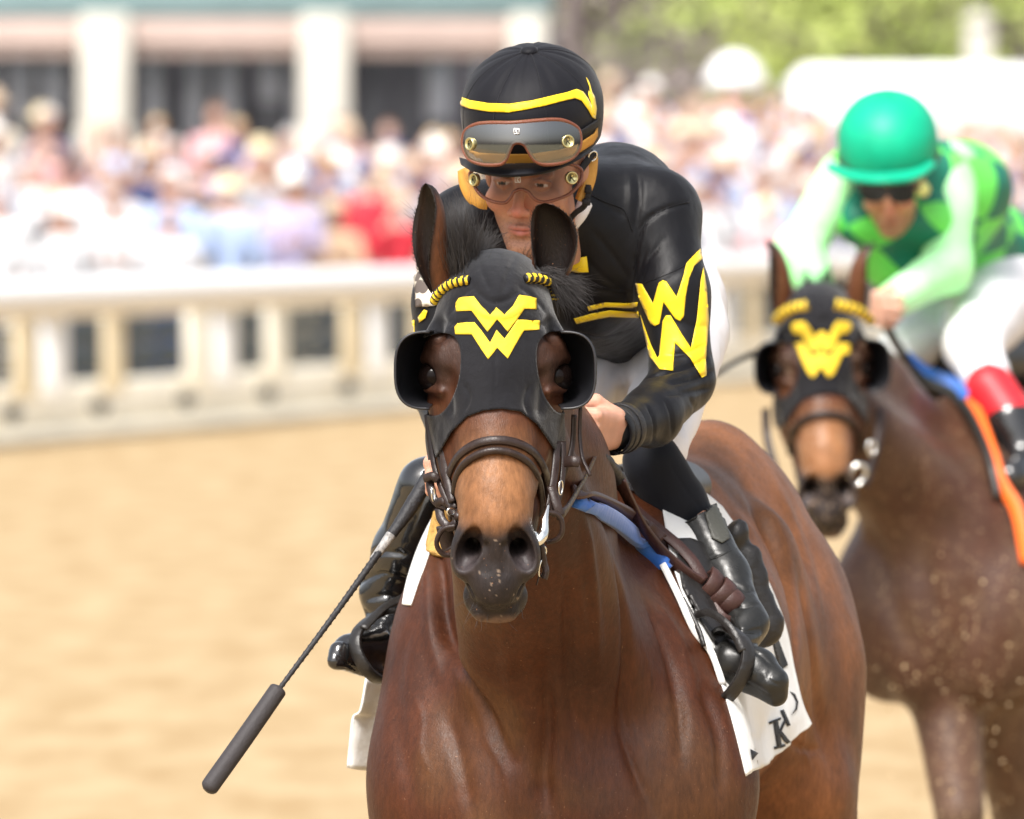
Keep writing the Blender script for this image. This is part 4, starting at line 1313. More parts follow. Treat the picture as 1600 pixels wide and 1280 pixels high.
# patterned cloth on the far upper arm
pat = bpy.data.materials.new('patterned_cloth'); pat.use_nodes = True
_n = pat.node_tree.nodes; _l = pat.node_tree.links; _b = _n['Principled BSDF']; _b.inputs['Roughness'].default_value = .75
_v = _n.new('ShaderNodeTexVoronoi'); _v.inputs['Scale'].default_value = 36; _tc = _n.new('ShaderNodeTexCoord'); _l.new(_tc.outputs['Object'], _v.inputs['Vector'])
_r = _n.new('ShaderNodeValToRGB'); _r.color_ramp.interpolation = 'CONSTANT'; _r.color_ramp.elements[0].color = (.10, .08, .07, 1); _r.color_ramp.elements[1].color = (.62, .57, .48, 1); _r.color_ramp.elements[1].position = .42
_l.new(_v.outputs['Distance'], _r.inputs[0]); _l.new(_r.outputs[0], _b.inputs['Base Color'])
decal('sleeve_patch', [(647, 362), (668, 350), (690, 360), (700, 420), (705, 470), (680, 478), (652, 480), (649, 420)], jb, .0025, pat, jacket, 5, .0015)
decal('sleeve_stripe', [(655, 496), (664, 484), (669, 486), (666, 497), (657, 504)], jb, .002, YJ, jacket, 3, .001)
decal('sleeve_stripe', [(644, 502), (649, 500), (650, 535), (645, 535)], jb, .002, YJ, jacket, 3, .001)

# breeches
br = SDF(*box_of([W(1030, 450, 21.75), W(745, 740, 21.0), W(1040, 720, 21.0), W(1130, 500, 21.9)], .13), .006)
br.ell(W(1027, 485, 21.72), (.118, .17, .132), k=.04)
br.cap(W(985, 520, 21.65), W(760, 705, 21.14), .100, .062, k=.04)
br.cap(W(1062, 520, 21.62), W(1026, 700, 21.05), .085, .052, k=.03)
br_def = [([(940, 620), (960, 570), (1000, 530)], .012, .007), ([(950, 650), (985, 600), (1010, 560)], .012, .006), ([(975, 640), (1000, 620), (1020, 600)], .010, .006), ([(985, 700), (1020, 695), (1060, 690)], .006, .006)]
breech, bb1 = cloth('breeches', br, M_WHITE, jk1, 0, surf_lines(br, br_def), .004, 14, 9)

# knee cloth, boots, feet
kl = SDF(*box_of([W(1032, 705, 21.02), W(1100, 860, 21.08)], .13), .0045)
kl.cap(W(1019, 722, 21.02), W(1058, 790, 21.04), .0495, .050, k=.01)
kl.cap(W(1058, 790, 21.04), W(1098, 850, 21.06), .050, .040, k=.01)
kn_o, _ = cloth('knee_sleeve', kl, M_KNEE, jk1, 0, surf_lines(kl, [([(1040, 715), (1075, 770), (1100, 800)], .0025, .0012)]), .0012, 20, 3)
bl = SDF(*box_of([W(1085, 805, 21.0), W(1225, 1100, 20.80), W(1110, 1030, 20.80)], .09), .0036)
bl.cap(W(1086, 815, 21.03), W(1137, 900, 20.97), .0440, .036, k=.008)
bl.cap(W(1137, 900, 20.97), W(1168, 975, 20.90), .036, .032, k=.02)
bl.cap(W(1166, 975, 20.90), W(1154, 1018, 20.84), .030, .030, k=.025)
bl.ell(W(1134, 1040, 20.81), (.026, .034, .040), rotm('Y', 30), k=.015)             # heel and counter
bl.cap(W(1144, 1030, 20.81), W(1180, 1046, 20.79), .033, .034, k=.015)
bl.cap(W(1180, 1046, 20.79), W(1206, 1068, 20.77), .034, .028, k=.015, flat=.85, nrm=(-.5, 0, 1))
bl.cap(W(1150, 1064, 20.79), W(1210, 1090, 20.77), .014, .013, k=.008)               # sole
bl.cap(W(1205, 1068, 20.77), W(1214, 1086, 20.77), .024, .017, k=.012)
bdef = [([(1130, 965), (1155, 985), (1190, 985)], .0045, .006), ([(1140, 940), (1160, 950), (1185, 943)], .004, .0035), ([(1130, 992), (1160, 1003), (1195, 1006)], .004, .006), ([(1150, 915), (1168, 925), (1180, 918)], .004, .003),
        ([(1165, 1015), (1185, 1022), (1205, 1040)], .003, .003), ([(1150, 1058), (1180, 1074), (1210, 1092)], .0016, .0025), ([(1205, 1048), (1200, 1062), (1222, 1072)], .002, .002), ([(1060, 880), (1090, 876), (1125, 866)], .002, .002)]
def boottop(V, F): return cutF(V, F, lambda v: ((v - W(1082, 806, 21.03)) @ (W(1160, 950, 21.03) - W(1086, 815, 21.03))) > 0)
bootl, blb = cloth('boot', bl, M_BOOT2, jk1, 0, surf_lines(bl, bdef), .0022, 22, 6, post=boottop)
decal('boot_tongue', [(1100, 800), (1120, 783), (1132, 815), (1140, 842), (1128, 850), (1112, 842)], blb, .002, mat('grey_boot_patch', (.06, .06, .05), .5, bump=.3, bscale=200), bootl, 4, .001)
mb = MB()
mb.tube(relax(cast(blb, spline(np.array([(1050, 826, 0), (1075, 816, 0), (1100, 800, 0), (1118, 784, 0)]), 6)[:, :2], .0015), 2), .0016, 5)
mb.tube(relax(cast(blb, spline(np.array([(1092, 880, 0), (1120, 872, 0), (1152, 856, 0)]), 6)[:, :2], .001), 2), .0009, 5)
mb.build('boot_piping', M_BOOT2, bootl)
brt = SDF(*box_of([W(670, 770, 21.2), W(530, 1050, 21.0)], .09), .004)
brt.cap(W(668, 760, 21.18), W(625, 860, 21.24), .050, .043, k=.01)
brt.cap(W(625, 860, 21.24), W(600, 925, 21.27), .043, .037, k=.02)
brt.cap(W(600, 925, 21.27), W(612, 985, 21.26), .038, .036, k=.02)
brt.cap(W(612, 985, 21.26), W(585, 1020, 21.18), .036, .040, k=.02)
brt.cap(W(585, 1016, 21.16), W(545, 1018, 21.08), .038, .029, k=.02)
brt.cap(W(588, 1050, 21.12), W(532, 1034, 21.04), .014, .015, k=.010)
brt.cap(W(530, 1018, 21.04), W(523, 1034, 21.03), .018, .014, k=.010)
bdr = [([(560, 880), (595, 862), (640, 868)], 0.0050, 0.0066), ([(555, 915), (595, 895), (640, 905)], 0.0039, 0.0055), ([(570, 938), (600, 930), (640, 935)], 0.0039, 0.0055),
       ([(540, 962), (575, 958), (615, 950)], 0.0033, 0.0044), ([(600, 975), (615, 1000), (612, 1040)], 0.0028, 0.0033), ([(622, 960), (632, 990), (625, 1020)], 0.0022, 0.0028), ([(520, 1020), (545, 1040), (580, 1062)], 0.0022, 0.0033)]
bootr, brb = cloth('boot', brt, M_BOOT, jk1, 0, surf_lines(brt, bdr), .0016, 24, 16)

# helmet with its cover
HF1 = Frame(W(819, 285, 20.80), -12, 22, 2)
helm, hb = helmet(HF1, jk1, [M_COVER, M_COVER], cz=.096, cy=.085, rz=.100, brim=False, down=.050, pleat=.0016)
G = [[W(719, 248, 20.84), W(745, 254, 20.755), W(785, 258, 20.735), W(828, 257, 20.735), W(868, 250, 20.75), W(900, 236, 20.79), W(918, 224, 20.84)],
     [W(721, 254, 20.82), W(745, 262, 20.735), W(785, 267, 20.705), W(828, 266, 20.705), W(868, 258, 20.72), W(902, 244, 20.765), W(920, 230, 20.83)],
     [W(724, 258, 20.81), W(745, 270, 20.730), W(785, 275, 20.695), W(828, 273, 20.695), W(868, 265, 20.71), W(904, 250, 20.76), W(922, 236, 20.83)]]
sheet_obj('brim', sheet(G, 42, 8), M_COVER, helm, .006)
decal('band', [(717, 150), (735, 157), (765, 162), (796, 163), (830, 158), (860, 151), (885, 145), (900, 140), (910, 144), (918, 155), (925, 170), (929, 186), (924, 183), (918, 172), (908, 158), (898, 154), (880, 158), (850, 166), (820, 172), (796, 176), (765, 175), (735, 170), (716, 163)], hb, .0012, YJ, helm, 3, .0008)
decal('emblem', [(915, 122), (920, 130), (924, 145), (928, 152), (931, 170), (929, 186), (925, 178), (922, 160), (918, 148), (919, 142), (922, 148), (920, 136)], hb, .0012, YJ, helm, 2.5, .0008)
decal('helmet_strap', [(718, 228), (750, 238), (790, 240), (830, 240), (870, 234), (900, 226), (927, 208), (932, 198), (932, 212), (925, 224), (900, 240), (870, 248), (840, 254), (800, 256), (760, 252), (730, 243), (716, 238)], hb, .0016, M_TAN, helm, 3.5, .0012)
decal('helmet_strap', [(906, 212), (918, 206), (933, 198), (935, 184), (925, 190), (910, 200), (902, 204)], hb, .0030, M_STRAP, helm, 3, .001)

def goggles(out, nose, Yc, Ycurve, xc, lens, buttons, parent, tube_r=.0034, trimtop=True):
    P2 = spline(np.array([(a, b, 0.) for a, b in out]), 6, True)[:, :2]
    Yf = lambda x: Yc + ((x - xc) / 100.) ** 2 * Ycurve
    g = empty('goggles', W(xc, out[0][1], Yc), parent)
    mb = MB(); P = unproj(P2, Yf(P2[:, 0])); mb.tube(P, tube_r, 8, closed=True); mb.build('goggle_frame', M_TRIM, g)
    # skirt of the frame going back to the face
    Q = unproj(P2, Yf(P2[:, 0]) + .022); c = P.mean(0); Q = Q + (Q - c) * .02
    n = len(P); fast_mesh('goggle_skirt', np.concatenate([P, Q]), [(i, (i + 1) % n, n + (i + 1) % n, n + i) for i in range(n)], M_TRIM, g)
    V2, F = fill_poly(P2, 4.0); V = unproj(V2, Yf(V2[:, 0]) - .001 - .004 * (1 - ((V2[:, 1] - P2[:, 1].mean()) / 40) ** 2))
    lo_ = fast_mesh('lens', V, F, lens, g)
    if sum(p.normal.y * p.area for p in lo_.data.polygons) > 0: lo_.data.flip_normals()
    for (a, b, w, h) in buttons:
        y = Yf(a) - .006; nrm = np.array(((a - xc) / 100. * (.55 if a > xc else 1.5), -1, 0)); 
        mb = MB(); mb.lathe([(.0108, -.004), (.0108, .002), (.0100, .0035), (.0085, .0035), (.0080, .0022), (.0001, .0022)], W(a, b, y), nrm, 24); o = mb.build('vent', M_BRASS, g)
        c = W(a, b, y) + nrm / np.linalg.norm(nrm) * .003
        ux = np.cross(nrm, (0, 0, 1)); ux /= np.linalg.norm(ux); uz = np.array((0, 0, 1.))
        mb = MB()
        for pts in ([(-3, -5), (-2, 5), (2, 5), (3, 2), (-2, 0)], [(-1, 0), (4, -5)]):
            mb.tube(np.array([c - ux * p * .001 + uz * q * .001 for p, q in pts]), .0006, 4)
        mb.build('vent_mark', M_INK, o)
    return g
g1 = goggles([(723, 222), (727, 205), (742, 195), (765, 192), (800, 192), (835, 189), (865, 187), (885, 190), (902, 200), (907, 215), (905, 232), (895, 246), (875, 255), (850, 257), (836, 251), (828, 240), (821, 228), (812, 223), (802, 225), (796, 236), (790, 250), (780, 257), (755, 257), (735, 250), (726, 238)],
             None, 20.672, .055, 815, M_LENS2, [(735, 225, 1, 1), (887, 221, 1, 1)], helm)
g2 = goggles([(736, 268), (775, 262), (830, 262), (880, 256), (905, 262), (909, 275), (903, 290), (890, 303), (872, 311), (853, 316), (840, 314), (832, 308), (825, 300), (814, 296), (803, 300), (797, 310), (788, 317), (770, 315), (754, 307), (742, 292)],
             None, 20.738, .050, 820, M_LENS, [(893, 278, 1, 1), (741, 281, 1, 1)], helm, .0030)
for (x, y, Y) in ((807, 205, 20.660), (809, 281, 20.733)):
    mb = MB()
    for k in ((-4, -4, 4, -4), (4, -4, 4, 4), (4, 4, -4, 4), (-4, 4, -4, -4), (-1, -3, -1, 3), (2, -3, -1, 0), (-1, 0, 2, 3)):
        mb.tube(np.array([W(x + k[0], y + k[1], Y), W(x + k[2], y + k[3], Y)]), .0007, 4)
    mb.build('lens_mark', M_WPRINT, g1 if y < 250 else g2)
# ear flaps, chin strap
mb = MB(); mb.tube(WS([(727, 266, 20.86), (729, 285, 20.85), (738, 305, 20.84), (752, 316, 20.83), (762, 318, 20.83)], 8), 0, flat=([.012] * 20 + [.010] * 13, .006), N0=(-.6, -1, 0)); mb.build('ear_flap', M_TAN, helm)
mb = MB(); mb.tube(WS([(922, 245, 20.88), (921, 270, 20.87), (917, 290, 20.86), (909, 308, 20.85), (906, 314, 20.85)], 8), 0, flat=(list(np.linspace(.013, .007, 33)), .006), N0=(.6, -1, 0)); mb.build('ear_flap', M_TAN, helm)
mb = MB(); mb.tube(WS([(928, 238, 20.86), (917, 252, 20.845), (907, 266, 20.835)], 6), 0, flat=(.006, .0015), N0=(.5, -1, 0))
mb.tube(WS([(919, 290, 20.85), (919, 304, 20.84), (913, 322, 20.845), (900, 332, 20.85), (892, 341, 20.86), (887, 348, 20.87)], 6), 0, flat=(.0045, .002), N0=(.2, -1, 0)); mb.build('chin_strap', M_STRAP, helm)
mb = MB(); mb.box(W(919, 297, 20.838), (.012, .006, .012), m=0, bev=.002); mb.box(W(916, 316, 20.838), (.014, .006, .012), m=0, bev=.002); mb.build('strap_clip', M_STRAP, helm)
ring('strap_buckle', (926, 244, 20.853), 6, 8, .0016, M_STEEL, helm, 30)
ring('strap_buckle', (918, 203, 20.80), 3, 9, .0013, M_BRASS, helm, -8)
# ------------------------------------------------------------ saddle, cloths, stirrups, whip
BODYB = bvh_obj(H1['body'])
def surfY(x, y, Yg, gap=.008, b=None):
    a = Vector(W(x, y, 15.)); d = (Vector(W(x, y, 40.)) - a).normalized()
    h = (b or BODYB).ray_cast(a, d)
    return Yg if h[0] is None else min(Yg, h[0].y - gap)
def over(P, gap=.008, it=10, b=None):
    """keep a strap or cloth on the near side of the horse"""
    p2 = proj(P); Y = np.array([surfY(x, y, Yv, gap, b) for (x, y), Yv in zip(p2, P[:, 1])])
    Z = Y.copy()
    for k in (1, 2, 3):
        Z[k:] = np.minimum(Z[k:], Y[:-k]); Z[:-k] = np.minimum(Z[:-k], Y[k:])
    for _ in range(it * 3): Z[1:-1] = .5 * Z[1:-1] + .25 * (Z[2:] + Z[:-2])
    return unproj(p2, Z)
M_CLOTH = mat('white_cotton', (.80, .80, .78), .8, .25, bump=1.0, bscale=22, vary=.06, vscale=12)
M_FLEECE = mat('yellow_fleece', (.62, .38, .12), .95, .1, bump=1.2, bscale=160, vary=.4, vscale=50)
M_BLUE = mat('blue_pad', (.025, .13, .50), .55, .4, bump=.4, bscale=60, sheen=.3)
M_SADL = mat('black_saddle_leather', (.02, .018, .017), .38, .5, bump=.35, bscale=100, vary=.3, vscale=40)
M_GREY = mat('grey_plastic_pad', (.42, .41, .44), .35, .5, bump=.6, bscale=40, vary=.5, vscale=35)
M_TEXT = mat('black_print', (.012, .012, .014), .6)

def overs(S, gap=.006, b=None):
    nv, nu = S.shape[:2]; p2 = proj(S.reshape(-1, 3)); Y = np.array([surfY(x, y, Yv, gap, b) for (x, y), Yv in zip(p2, S.reshape(-1, 3)[:, 1])]).reshape(nv, nu)
    for _ in range(6):
        Z = Y.copy(); Z[1:-1, 1:-1] = (Y[1:-1, 1:-1] * 2 + Y[2:, 1:-1] + Y[:-2, 1:-1] + Y[1:-1, 2:] + Y[1:-1, :-2]) / 6
        Y = np.minimum(Y, Z)
    return unproj(p2, Y.ravel()).reshape(nv, nu, 3)

def wavy(S, amp, freq, seed, down=1.0):
    nv, nu = S.shape[:2]; v = np.linspace(0, 1, nv)[:, None]; u = np.linspace(0, 1, nu)[None]
    w = np.sin(u * freq * 6.28 + seed + .8 * np.sin(v * 2.5)) * amp * v ** down
    S = S.copy(); S[..., 1] += w; S[..., 0] += w * .35; return S

cl = empty('saddle_cloth', W(1180, 1000, 21.4))
tag(cl, 'white lettered saddle cloth hanging under the front jockey', 'saddle cloth')
G = [[W(1030, 760, 21.25), W(1065, 760, 21.40), W(1100, 770, 21.5), W(1128, 792, 21.58)],
     [W(1050, 880, 21.13), W(1100, 870, 21.3), W(1150, 870, 21.45), W(1182, 872, 21.55)],
     [W(1085, 975, 21.13), W(1135, 965, 21.3), W(1190, 970, 21.45), W(1224, 968, 21.55)],
     [W(1122, 1060, 21.15), W(1165, 1055, 21.3), W(1210, 1050, 21.45), W(1242, 1050, 21.52)],
     [W(1142, 1130, 21.17), W(1175, 1130, 21.28), W(1225, 1125, 21.4), W(1254, 1100, 21.5)],
     [W(1162, 1214, 21.20), W(1196, 1196, 21.28), W(1228, 1168, 21.4), W(1267, 1132, 21.5)]]
S = wavy(wavy(overs(sheet(G, 60, 80)), .009, 3.2, .5, 1.5), .0035, 8.5, 1.5, 1.2)
panel = sheet_obj('cloth_panel', S, M_CLOTH, cl, .003)
CB = bvh_obj(panel)
def letter(name, polys, par=panel, b=None, m=None):
    for P in polys: decal(name, P, b or CB, .0030, m or M_TEXT, par, 3, .0006)
letter('letter', [[(1206, 1128), (1213, 1126), (1219, 1165), (1212, 1168)], [(1199, 1129), (1218, 1122), (1218, 1126), (1200, 1133)], [(1207, 1168), (1224, 1163), (1225, 1167), (1208, 1172)],
                  [(1213, 1146), (1224, 1124), (1229, 1122), (1217, 1147)], [(1213, 1146), (1219, 1143), (1233, 1160), (1227, 1163)]])
letter('letter', [[(1217, 1112), (1222, 1110), (1233, 1134), (1228, 1136)]])
letter('letter', [[(1232, 1082), (1240, 1086), (1245, 1098), (1243, 1110), (1234, 1119), (1241, 1108), (1242, 1098), (1238, 1089)]])
letter('cloth_mark', [[(1204, 1000), (1213, 998), (1229, 1040), (1216, 1050)], [(1170, 1172), (1182, 1178), (1173, 1189)]])
G = [[W(572, 1060, 21.35), W(600, 1060, 21.40), W(640, 1060, 21.45)], [W(562, 1110, 21.35), W(590, 1110, 21.4), W(640, 1110, 21.45)], [W(550, 1122, 21.36), W(588, 1125, 21.4), W(640, 1130, 21.45)],
     [W(545, 1160, 21.36), W(585, 1160, 21.4), W(640, 1170, 21.45)], [W(540, 1200, 21.36), W(580, 1206, 21.4), W(640, 1215, 21.45)]]
sheet_obj('cloth_panel', wavy(sheet(G, 24, 24), .008, 1.5, 2), M_CLOTH, cl, .003)
G = [[W(682, 798, 21.10), W(690, 796, 21.06), W(698, 794, 21.04)], [W(656, 850, 21.12), W(666, 850, 21.06), W(676, 852, 21.03)], [W(637, 905, 21.14), W(645, 905, 21.08), W(656, 905, 21.04)], [W(629, 945, 21.16), W(634, 946, 21.1), W(642, 946, 21.06)]]
sheet_obj('cloth_panel', overs(sheet(G, 16, 30), .004), M_CLOTH, cl, .004)
G = [[W(680, 800, 21.02), W(692, 795, 21.0), W(705, 795, 21.)], [W(670, 840, 21.02), W(682, 840, 21.), W(697, 840, 21.)], [W(668, 862, 21.02), W(678, 866, 21.), W(690, 870, 21.)]]
sheet_obj('fleece', overs(sheet(G, 16, 20), .010), M_FLEECE, cl, .008)

sd = empty('saddle', W(990, 760, 21.4))
tag(sd, 'light racing saddle with grey pommel and blue pad under the front jockey', 'saddle')
s_ = SDF(*box_of([W(960, 720, 21.2), W(1060, 720, 21.9)], .22), .008)
s_.cap(W(965, 775, 21.22), W(1040, 760, 21.75), .050, .050, k=.03, flat=1.6, nrm=(1, 0, 0))
cloth('seat', s_, M_SADL, sd, amp=.002)
s_ = SDF(*box_of([W(960, 750, 21.1)], .14), .005)
s_.cap(W(935, 748, 21.03), W(1000, 775, 21.10), .026, .030, k=.02); s_.cap(W(1000, 770, 21.10), W(1040, 830, 21.10), .030, .024, k=.02)
cloth('pommel_pad', s_, M_GREY, sd, amp=.006, nsc=30)
mb = MB(); P = over(WS([(900, 784, 21.0), (930, 795, 21.0), (965, 815, 21.02), (1000, 846, 21.05), (1030, 874, 21.08), (1045, 890, 21.08)], 8), .010)
mb.tube(P, 0, flat=([.010] * 10 + [.013] * (len(P) - 14) + [.008] * 4, .007), N0=(-.4, -1, .2)); mb.build('blue_pad', M_BLUE, sd)
mb = MB(); P = over(WS([(896, 768, 20.95), (925, 776, 20.98), (960, 792, 21.0), (1000, 815, 21.02), (1035, 845, 21.03)], 8), .018)
mb.tube(P, 0, flat=(.0115, .004), N0=(-.3, -1, .35)); mb.build('leather_strap', M_LEA2, sd)
mb = MB(); P = over(WS([(1036, 882, 21.1), (1060, 930, 21.1), (1085, 985, 21.1), (1112, 1020, 21.1), (1130, 1070, 21.12)], 8), .006)
mb.tube(P, 0, flat=(.0055, .003), N0=(-.3, -1, .2)); mb.build('pad_edge', M_CLOTH, sd)
mb = MB(); P = over(WS([(1066, 935, 21.0), (1080, 960, 21.0), (1092, 985, 21.0), (1100, 1010, 20.98)], 8), .014); mb.tube(P, 0, flat=(.004, .0025), N0=(-.3, -1, .2))
P = over(WS([(1078, 930, 21.0), (1095, 960, 21.0), (1110, 985, 21.0)], 8), .014); mb.tube(P, 0, flat=(.004, .0025), N0=(-.3, -1, .2)); mb.build('stirrup_leather', M_SADL, sd)
s_ = SDF(*box_of([W(1130, 830, 21.2), W(1215, 1000, 21.2)], .05), .005)
for k, (a, b) in enumerate([(1148, 840), (1168, 880), (1178, 915), (1188, 950), (1202, 985)]):
    s_.ell(W(a, b, 21.22), (.022, .02, .034), rotm('Y', 30), k=.02)
cloth('saddle_flap', s_, M_SADL, sd, amp=.004, nsc=30)

decal('saddle_flap', [(1052, 846), (1075, 845), (1120, 860), (1165, 960), (1160, 1010), (1130, 1030), (1108, 1000), (1085, 962), (1064, 920)], CB, .004, M_SADL, sd, 5, .004)
r3 = MB()
P = over(WS([(968, 750, 20.70), (983, 782, 20.76), (1004, 822, 20.84), (1035, 862, 20.90), (1068, 892, 20.92), (1098, 912, 20.93)], 8), .020); r3.tube(P, 0, flat=(.0105, .0028), N0=(-.45, -.8, -.3))
r3.build('rein', M_LEA2, bridle); r3 = MB()
P = over(WS([(985, 790, 20.95), (1010, 812, 20.97), (1035, 832, 20.97), (1062, 855, 20.96), (1084, 880, 20.95), (1100, 908, 20.93)], 8), .026); r3.tube(P, 0, flat=(.0095, .0028), N0=(.1, -.8, .6))
r3.build('rein', M_LEA2, bridle)
dk = np.array(W(1157, 962, 20.92)) - np.array(W(1088, 900, 20.90)); dk /= np.linalg.norm(dk)
e1 = np.cross(dk, (0, 1, 0)); e1 /= np.linalg.norm(e1); e2 = np.cross(dk, e1)
for k, (c, R) in enumerate((((1103, 912), 25), ((1121, 927), 26), ((1138, 941), 22))):
    a = np.linspace(0, 2 * math.pi * .97, 40); C0 = W(c[0], c[1], 20.90)
    P = np.array([C0 + e1 * math.cos(x) * R * .00104 + e2 * math.sin(x) * R * .00090 + dk * (.010 * x / 6.28 + .004 * math.sin(x + k)) for x in a])
    kn = MB(); kn.tube(P, 0, flat=(.0120, .0032), N0=P - C0 - np.outer((P - C0) @ dk, dk)); kn.build('rein_knot', M_LEA2, bridle)
kn = MB(); strapW(kn, [(1112, 945, 20.88), (1130, 966, 20.87), (1146, 972, 20.88), (1158, 975, 20.90)], .0085, .003, N=(-.2, -1, .1)); kn.build('rein_end', M_LEA2, bridle)

def stirrup(pts, w, label, extra):
    e = empty('stirrup', W(*pts[0])); tag(e, label, 'stirrup', 'stirrups of the front jockey')
    mb = MB(); P = WS(pts, 8, True); c = P.mean(0)
    mb.tube(P, 0, flat=(w, .0035), N0=P - c, closed=True); mb.build('stirrup_iron', M_SADL, e)
    mb = MB(); P = WS(extra, 8); mb.tube(P, 0, flat=(.0065, .0025), N0=(-.2, -1, .2)); mb.build('strap', M_SADL, e)
stirrup([(1132, 982, 20.80), (1152, 992, 20.77), (1168, 1012, 20.755), (1166, 1042, 20.745), (1152, 1072, 20.745), (1132, 1094, 20.76), (1118, 1086, 20.80), (1112, 1040, 20.86), (1116, 1000, 20.86)], .0120,
        'black stirrup round the jockey boot beside the saddle cloth lettering', [(1086, 962, 20.83), (1108, 958, 20.80), (1132, 972, 20.77), (1148, 992, 20.755), (1160, 1018, 20.745)])
stirrup([(628, 962, 21.14), (590, 962, 21.10), (560, 985, 21.05), (556, 1015, 21.03), (575, 1050, 21.03), (600, 1064, 21.08), (612, 1040, 21.2)], .0105,
        'black stirrup round the shiny boot near the riding whip', [(650, 905, 21.2), (635, 930, 21.17), (600, 950, 21.10), (568, 982, 21.04)])

wh = empty('riding_whip', W(600, 860, 20.7)); tag(wh, 'black riding whip with padded end slanting over the sand', 'whip')
M_WG = mat('whip_grip', (.022, .022, .025), .55, .4, bump=.5, bscale=150); M_WP = mat('whip_foam', (.040, .036, .038), .62, .35, bump=.25, bscale=200)
M_WW = mat('pale_tape', (.45, .44, .43), .5, bump=.5, bscale=200, vary=.7, vscale=120)
P = WS([(672, 742, 20.70), (640, 795, 20.68), (610, 838, 20.66)], 16); mb = MB(); t = np.linspace(0, 1, len(P))
mb.tube(P, list(np.interp(t, [0, .45, .8, 1], [.0125, .0125, .0095, .0085]) * (1 + .06 * ((np.arange(len(P)) % 6) < 1))), 12); mb.build('grip', M_WG, wh)
P = WS([(611, 836, 20.66), (594, 860, 20.65), (582, 876, 20.65)], 6); mb = MB(); mb.tube(P, list(np.linspace(.0088, .0062, len(P))), 12); mb.build('tape', M_WW, wh)
P = WS([(596, 858, 20.65), (520, 964, 20.60), (434, 1080, 20.55)], 60); mb = MB(); t = np.linspace(0, 1, len(P))
mb.tube(P, list(np.interp(t, [0, 1], [.0058, .0038]) * (1 + .22 * ((np.arange(len(P)) % 5) < 1))), 10, stripe=lambda i, a: 1 if (i % 5 == 0 and 2 <= a <= 4) else 0); mb.build('shaft', [M_WG, M_WW], wh)
P = WS([(437, 1074, 20.55), (426, 1090, 20.545), (380, 1156, 20.52), (333, 1222, 20.50), (329, 1228, 20.50)], 12); t = np.linspace(0, 1, len(P))
mb = MB(); mb.tube(P, list(np.interp(t, [0, .03, .10, .5, .97, 1], [.007, .0125, .0145, .0150, .0148, .013])), 18); mb.build('padded_end', M_WP, wh)
# ------------------------------------------------------------ the second horse and its jockey
horse2 = empty('race_horse', (1.2, 30.6, 0))
tag(horse2, 'dusty dark bay race horse behind on the right with black hood and orange reins', 'horse', 'race horses')
FR2 = Frame(W(1284, 580, 29.5), 2, 2, -1.5)
ears2 = [((-.080, .090, .125), (-.120, .060, .305), .034, (.012, 0, .0), (-1, -.15, .0)), ((.086, .085, .120), (.135, .060, .290), .034, (-.016, 0, .01), (1, -.10, .0))]
SP2 = dict(shw=.165, shl=.0, lx=(.020, .075), rx=(-.050, .060), fore=(.12, -.30), kr=.058, extra=[], relief=[
    ([(1345, 800), (1375, 880), (1400, 960), (1440, 1040)], .03, .012), ([(1440, 700), (1430, 800), (1450, 900), (1470, 1000)], .025, .010), ([(1520, 900), (1510, 980), (1480, 1060)], .03, .012)])
H2 = make_horse(FR2, horse2, (1.355, 31.35), -12, SP2, ears2, .004, .012, M_COAT2, 1.0, .85)
hood2, hood2_bvh = make_hood(H2, horse2, M_HOOD, None, low1, [eyeL, eyeR], None)
def via(P, fr2=FR2, k=1.0, dz=0.0):
    kz = 1.15 if k != 1.0 else 1.0
    P = np.array(P, float); L = np.stack([(P[:, 0] - 774) / 1000 * k, np.zeros(len(P)) - .03, ((590 - P[:, 1]) / 1000 - dz) * k * kz + dz], 1)
    return proj(fr2(L))
E2T = [(1237, 512), (1240, 505), (1257, 503), (1266, 512), (1274, 528), (1279, 519), (1284, 517), (1289, 519), (1294, 528), (1301, 512), (1308, 503), (1326, 503), (1330, 512), (1322, 522), (1312, 522), (1300, 546), (1291, 551), (1283, 540), (1275, 551), (1266, 546), (1252, 522), (1242, 522)]
E2B = [(1234, 545), (1238, 537), (1254, 536), (1262, 545), (1268, 557), (1276, 556), (1283, 545), (1290, 556), (1298, 557), (1304, 545), (1310, 536), (1326, 537), (1330, 545), (1326, 553), (1315, 555), (1302, 585), (1294, 590), (1283, 573), (1272, 590), (1264, 585), (1250, 555), (1238, 554)]
for P in (E2T, E2B): decal('emblem', P, hood2_bvh, .002, M_YEL, hood2, 3.0, .0015)
for q in (-1, 1): blinker(horse2, FR2, q, hood2)
F2B = H2['hbvh']; br2 = empty('bridle', FR2(np.array((0, 0, -.1))), horse2)
def ff2(name, pts, r, M, flat=None, off=.006):
    P2 = via(spline(np.array([(a, b, 0.) for a, b in pts]), 6)[:, :2]); P = relax(cast(F2B, P2, off), 8)
    mb = MB()
    if flat: mb.tube(P, 0, flat=flat, N0=(0, -1, 0))
    else: mb.tube(P, r, 8, stripe=(lambda i, a: 1 if ((i + a * .5) % 6) < 3 else 0) if isinstance(M, list) else None)
    return mb.build(name, M, br2)
ff2('noseband', [(702, 780), (702, 745), (716, 715), (742, 695), (774, 688), (808, 693), (836, 711), (852, 742), (859, 780)], 0, M_LEA, (.009, .005))
for seg in ([(1214, 500, 29.50), (1226, 488, 29.44), (1244, 480, 29.41), (1264, 477, 29.40)], [(1304, 475, 29.40), (1326, 480, 29.41), (1346, 488, 29.44), (1360, 502, 29.50)]):
    mb = MB(); mb.tube(WS(seg, 14), .0125, 8, stripe=lambda i, a: 1 if ((i + a * .5) % 6) < 4 else 0); mb.build('browband', [M_RUB, M_YEL], br2)
mb = MB()
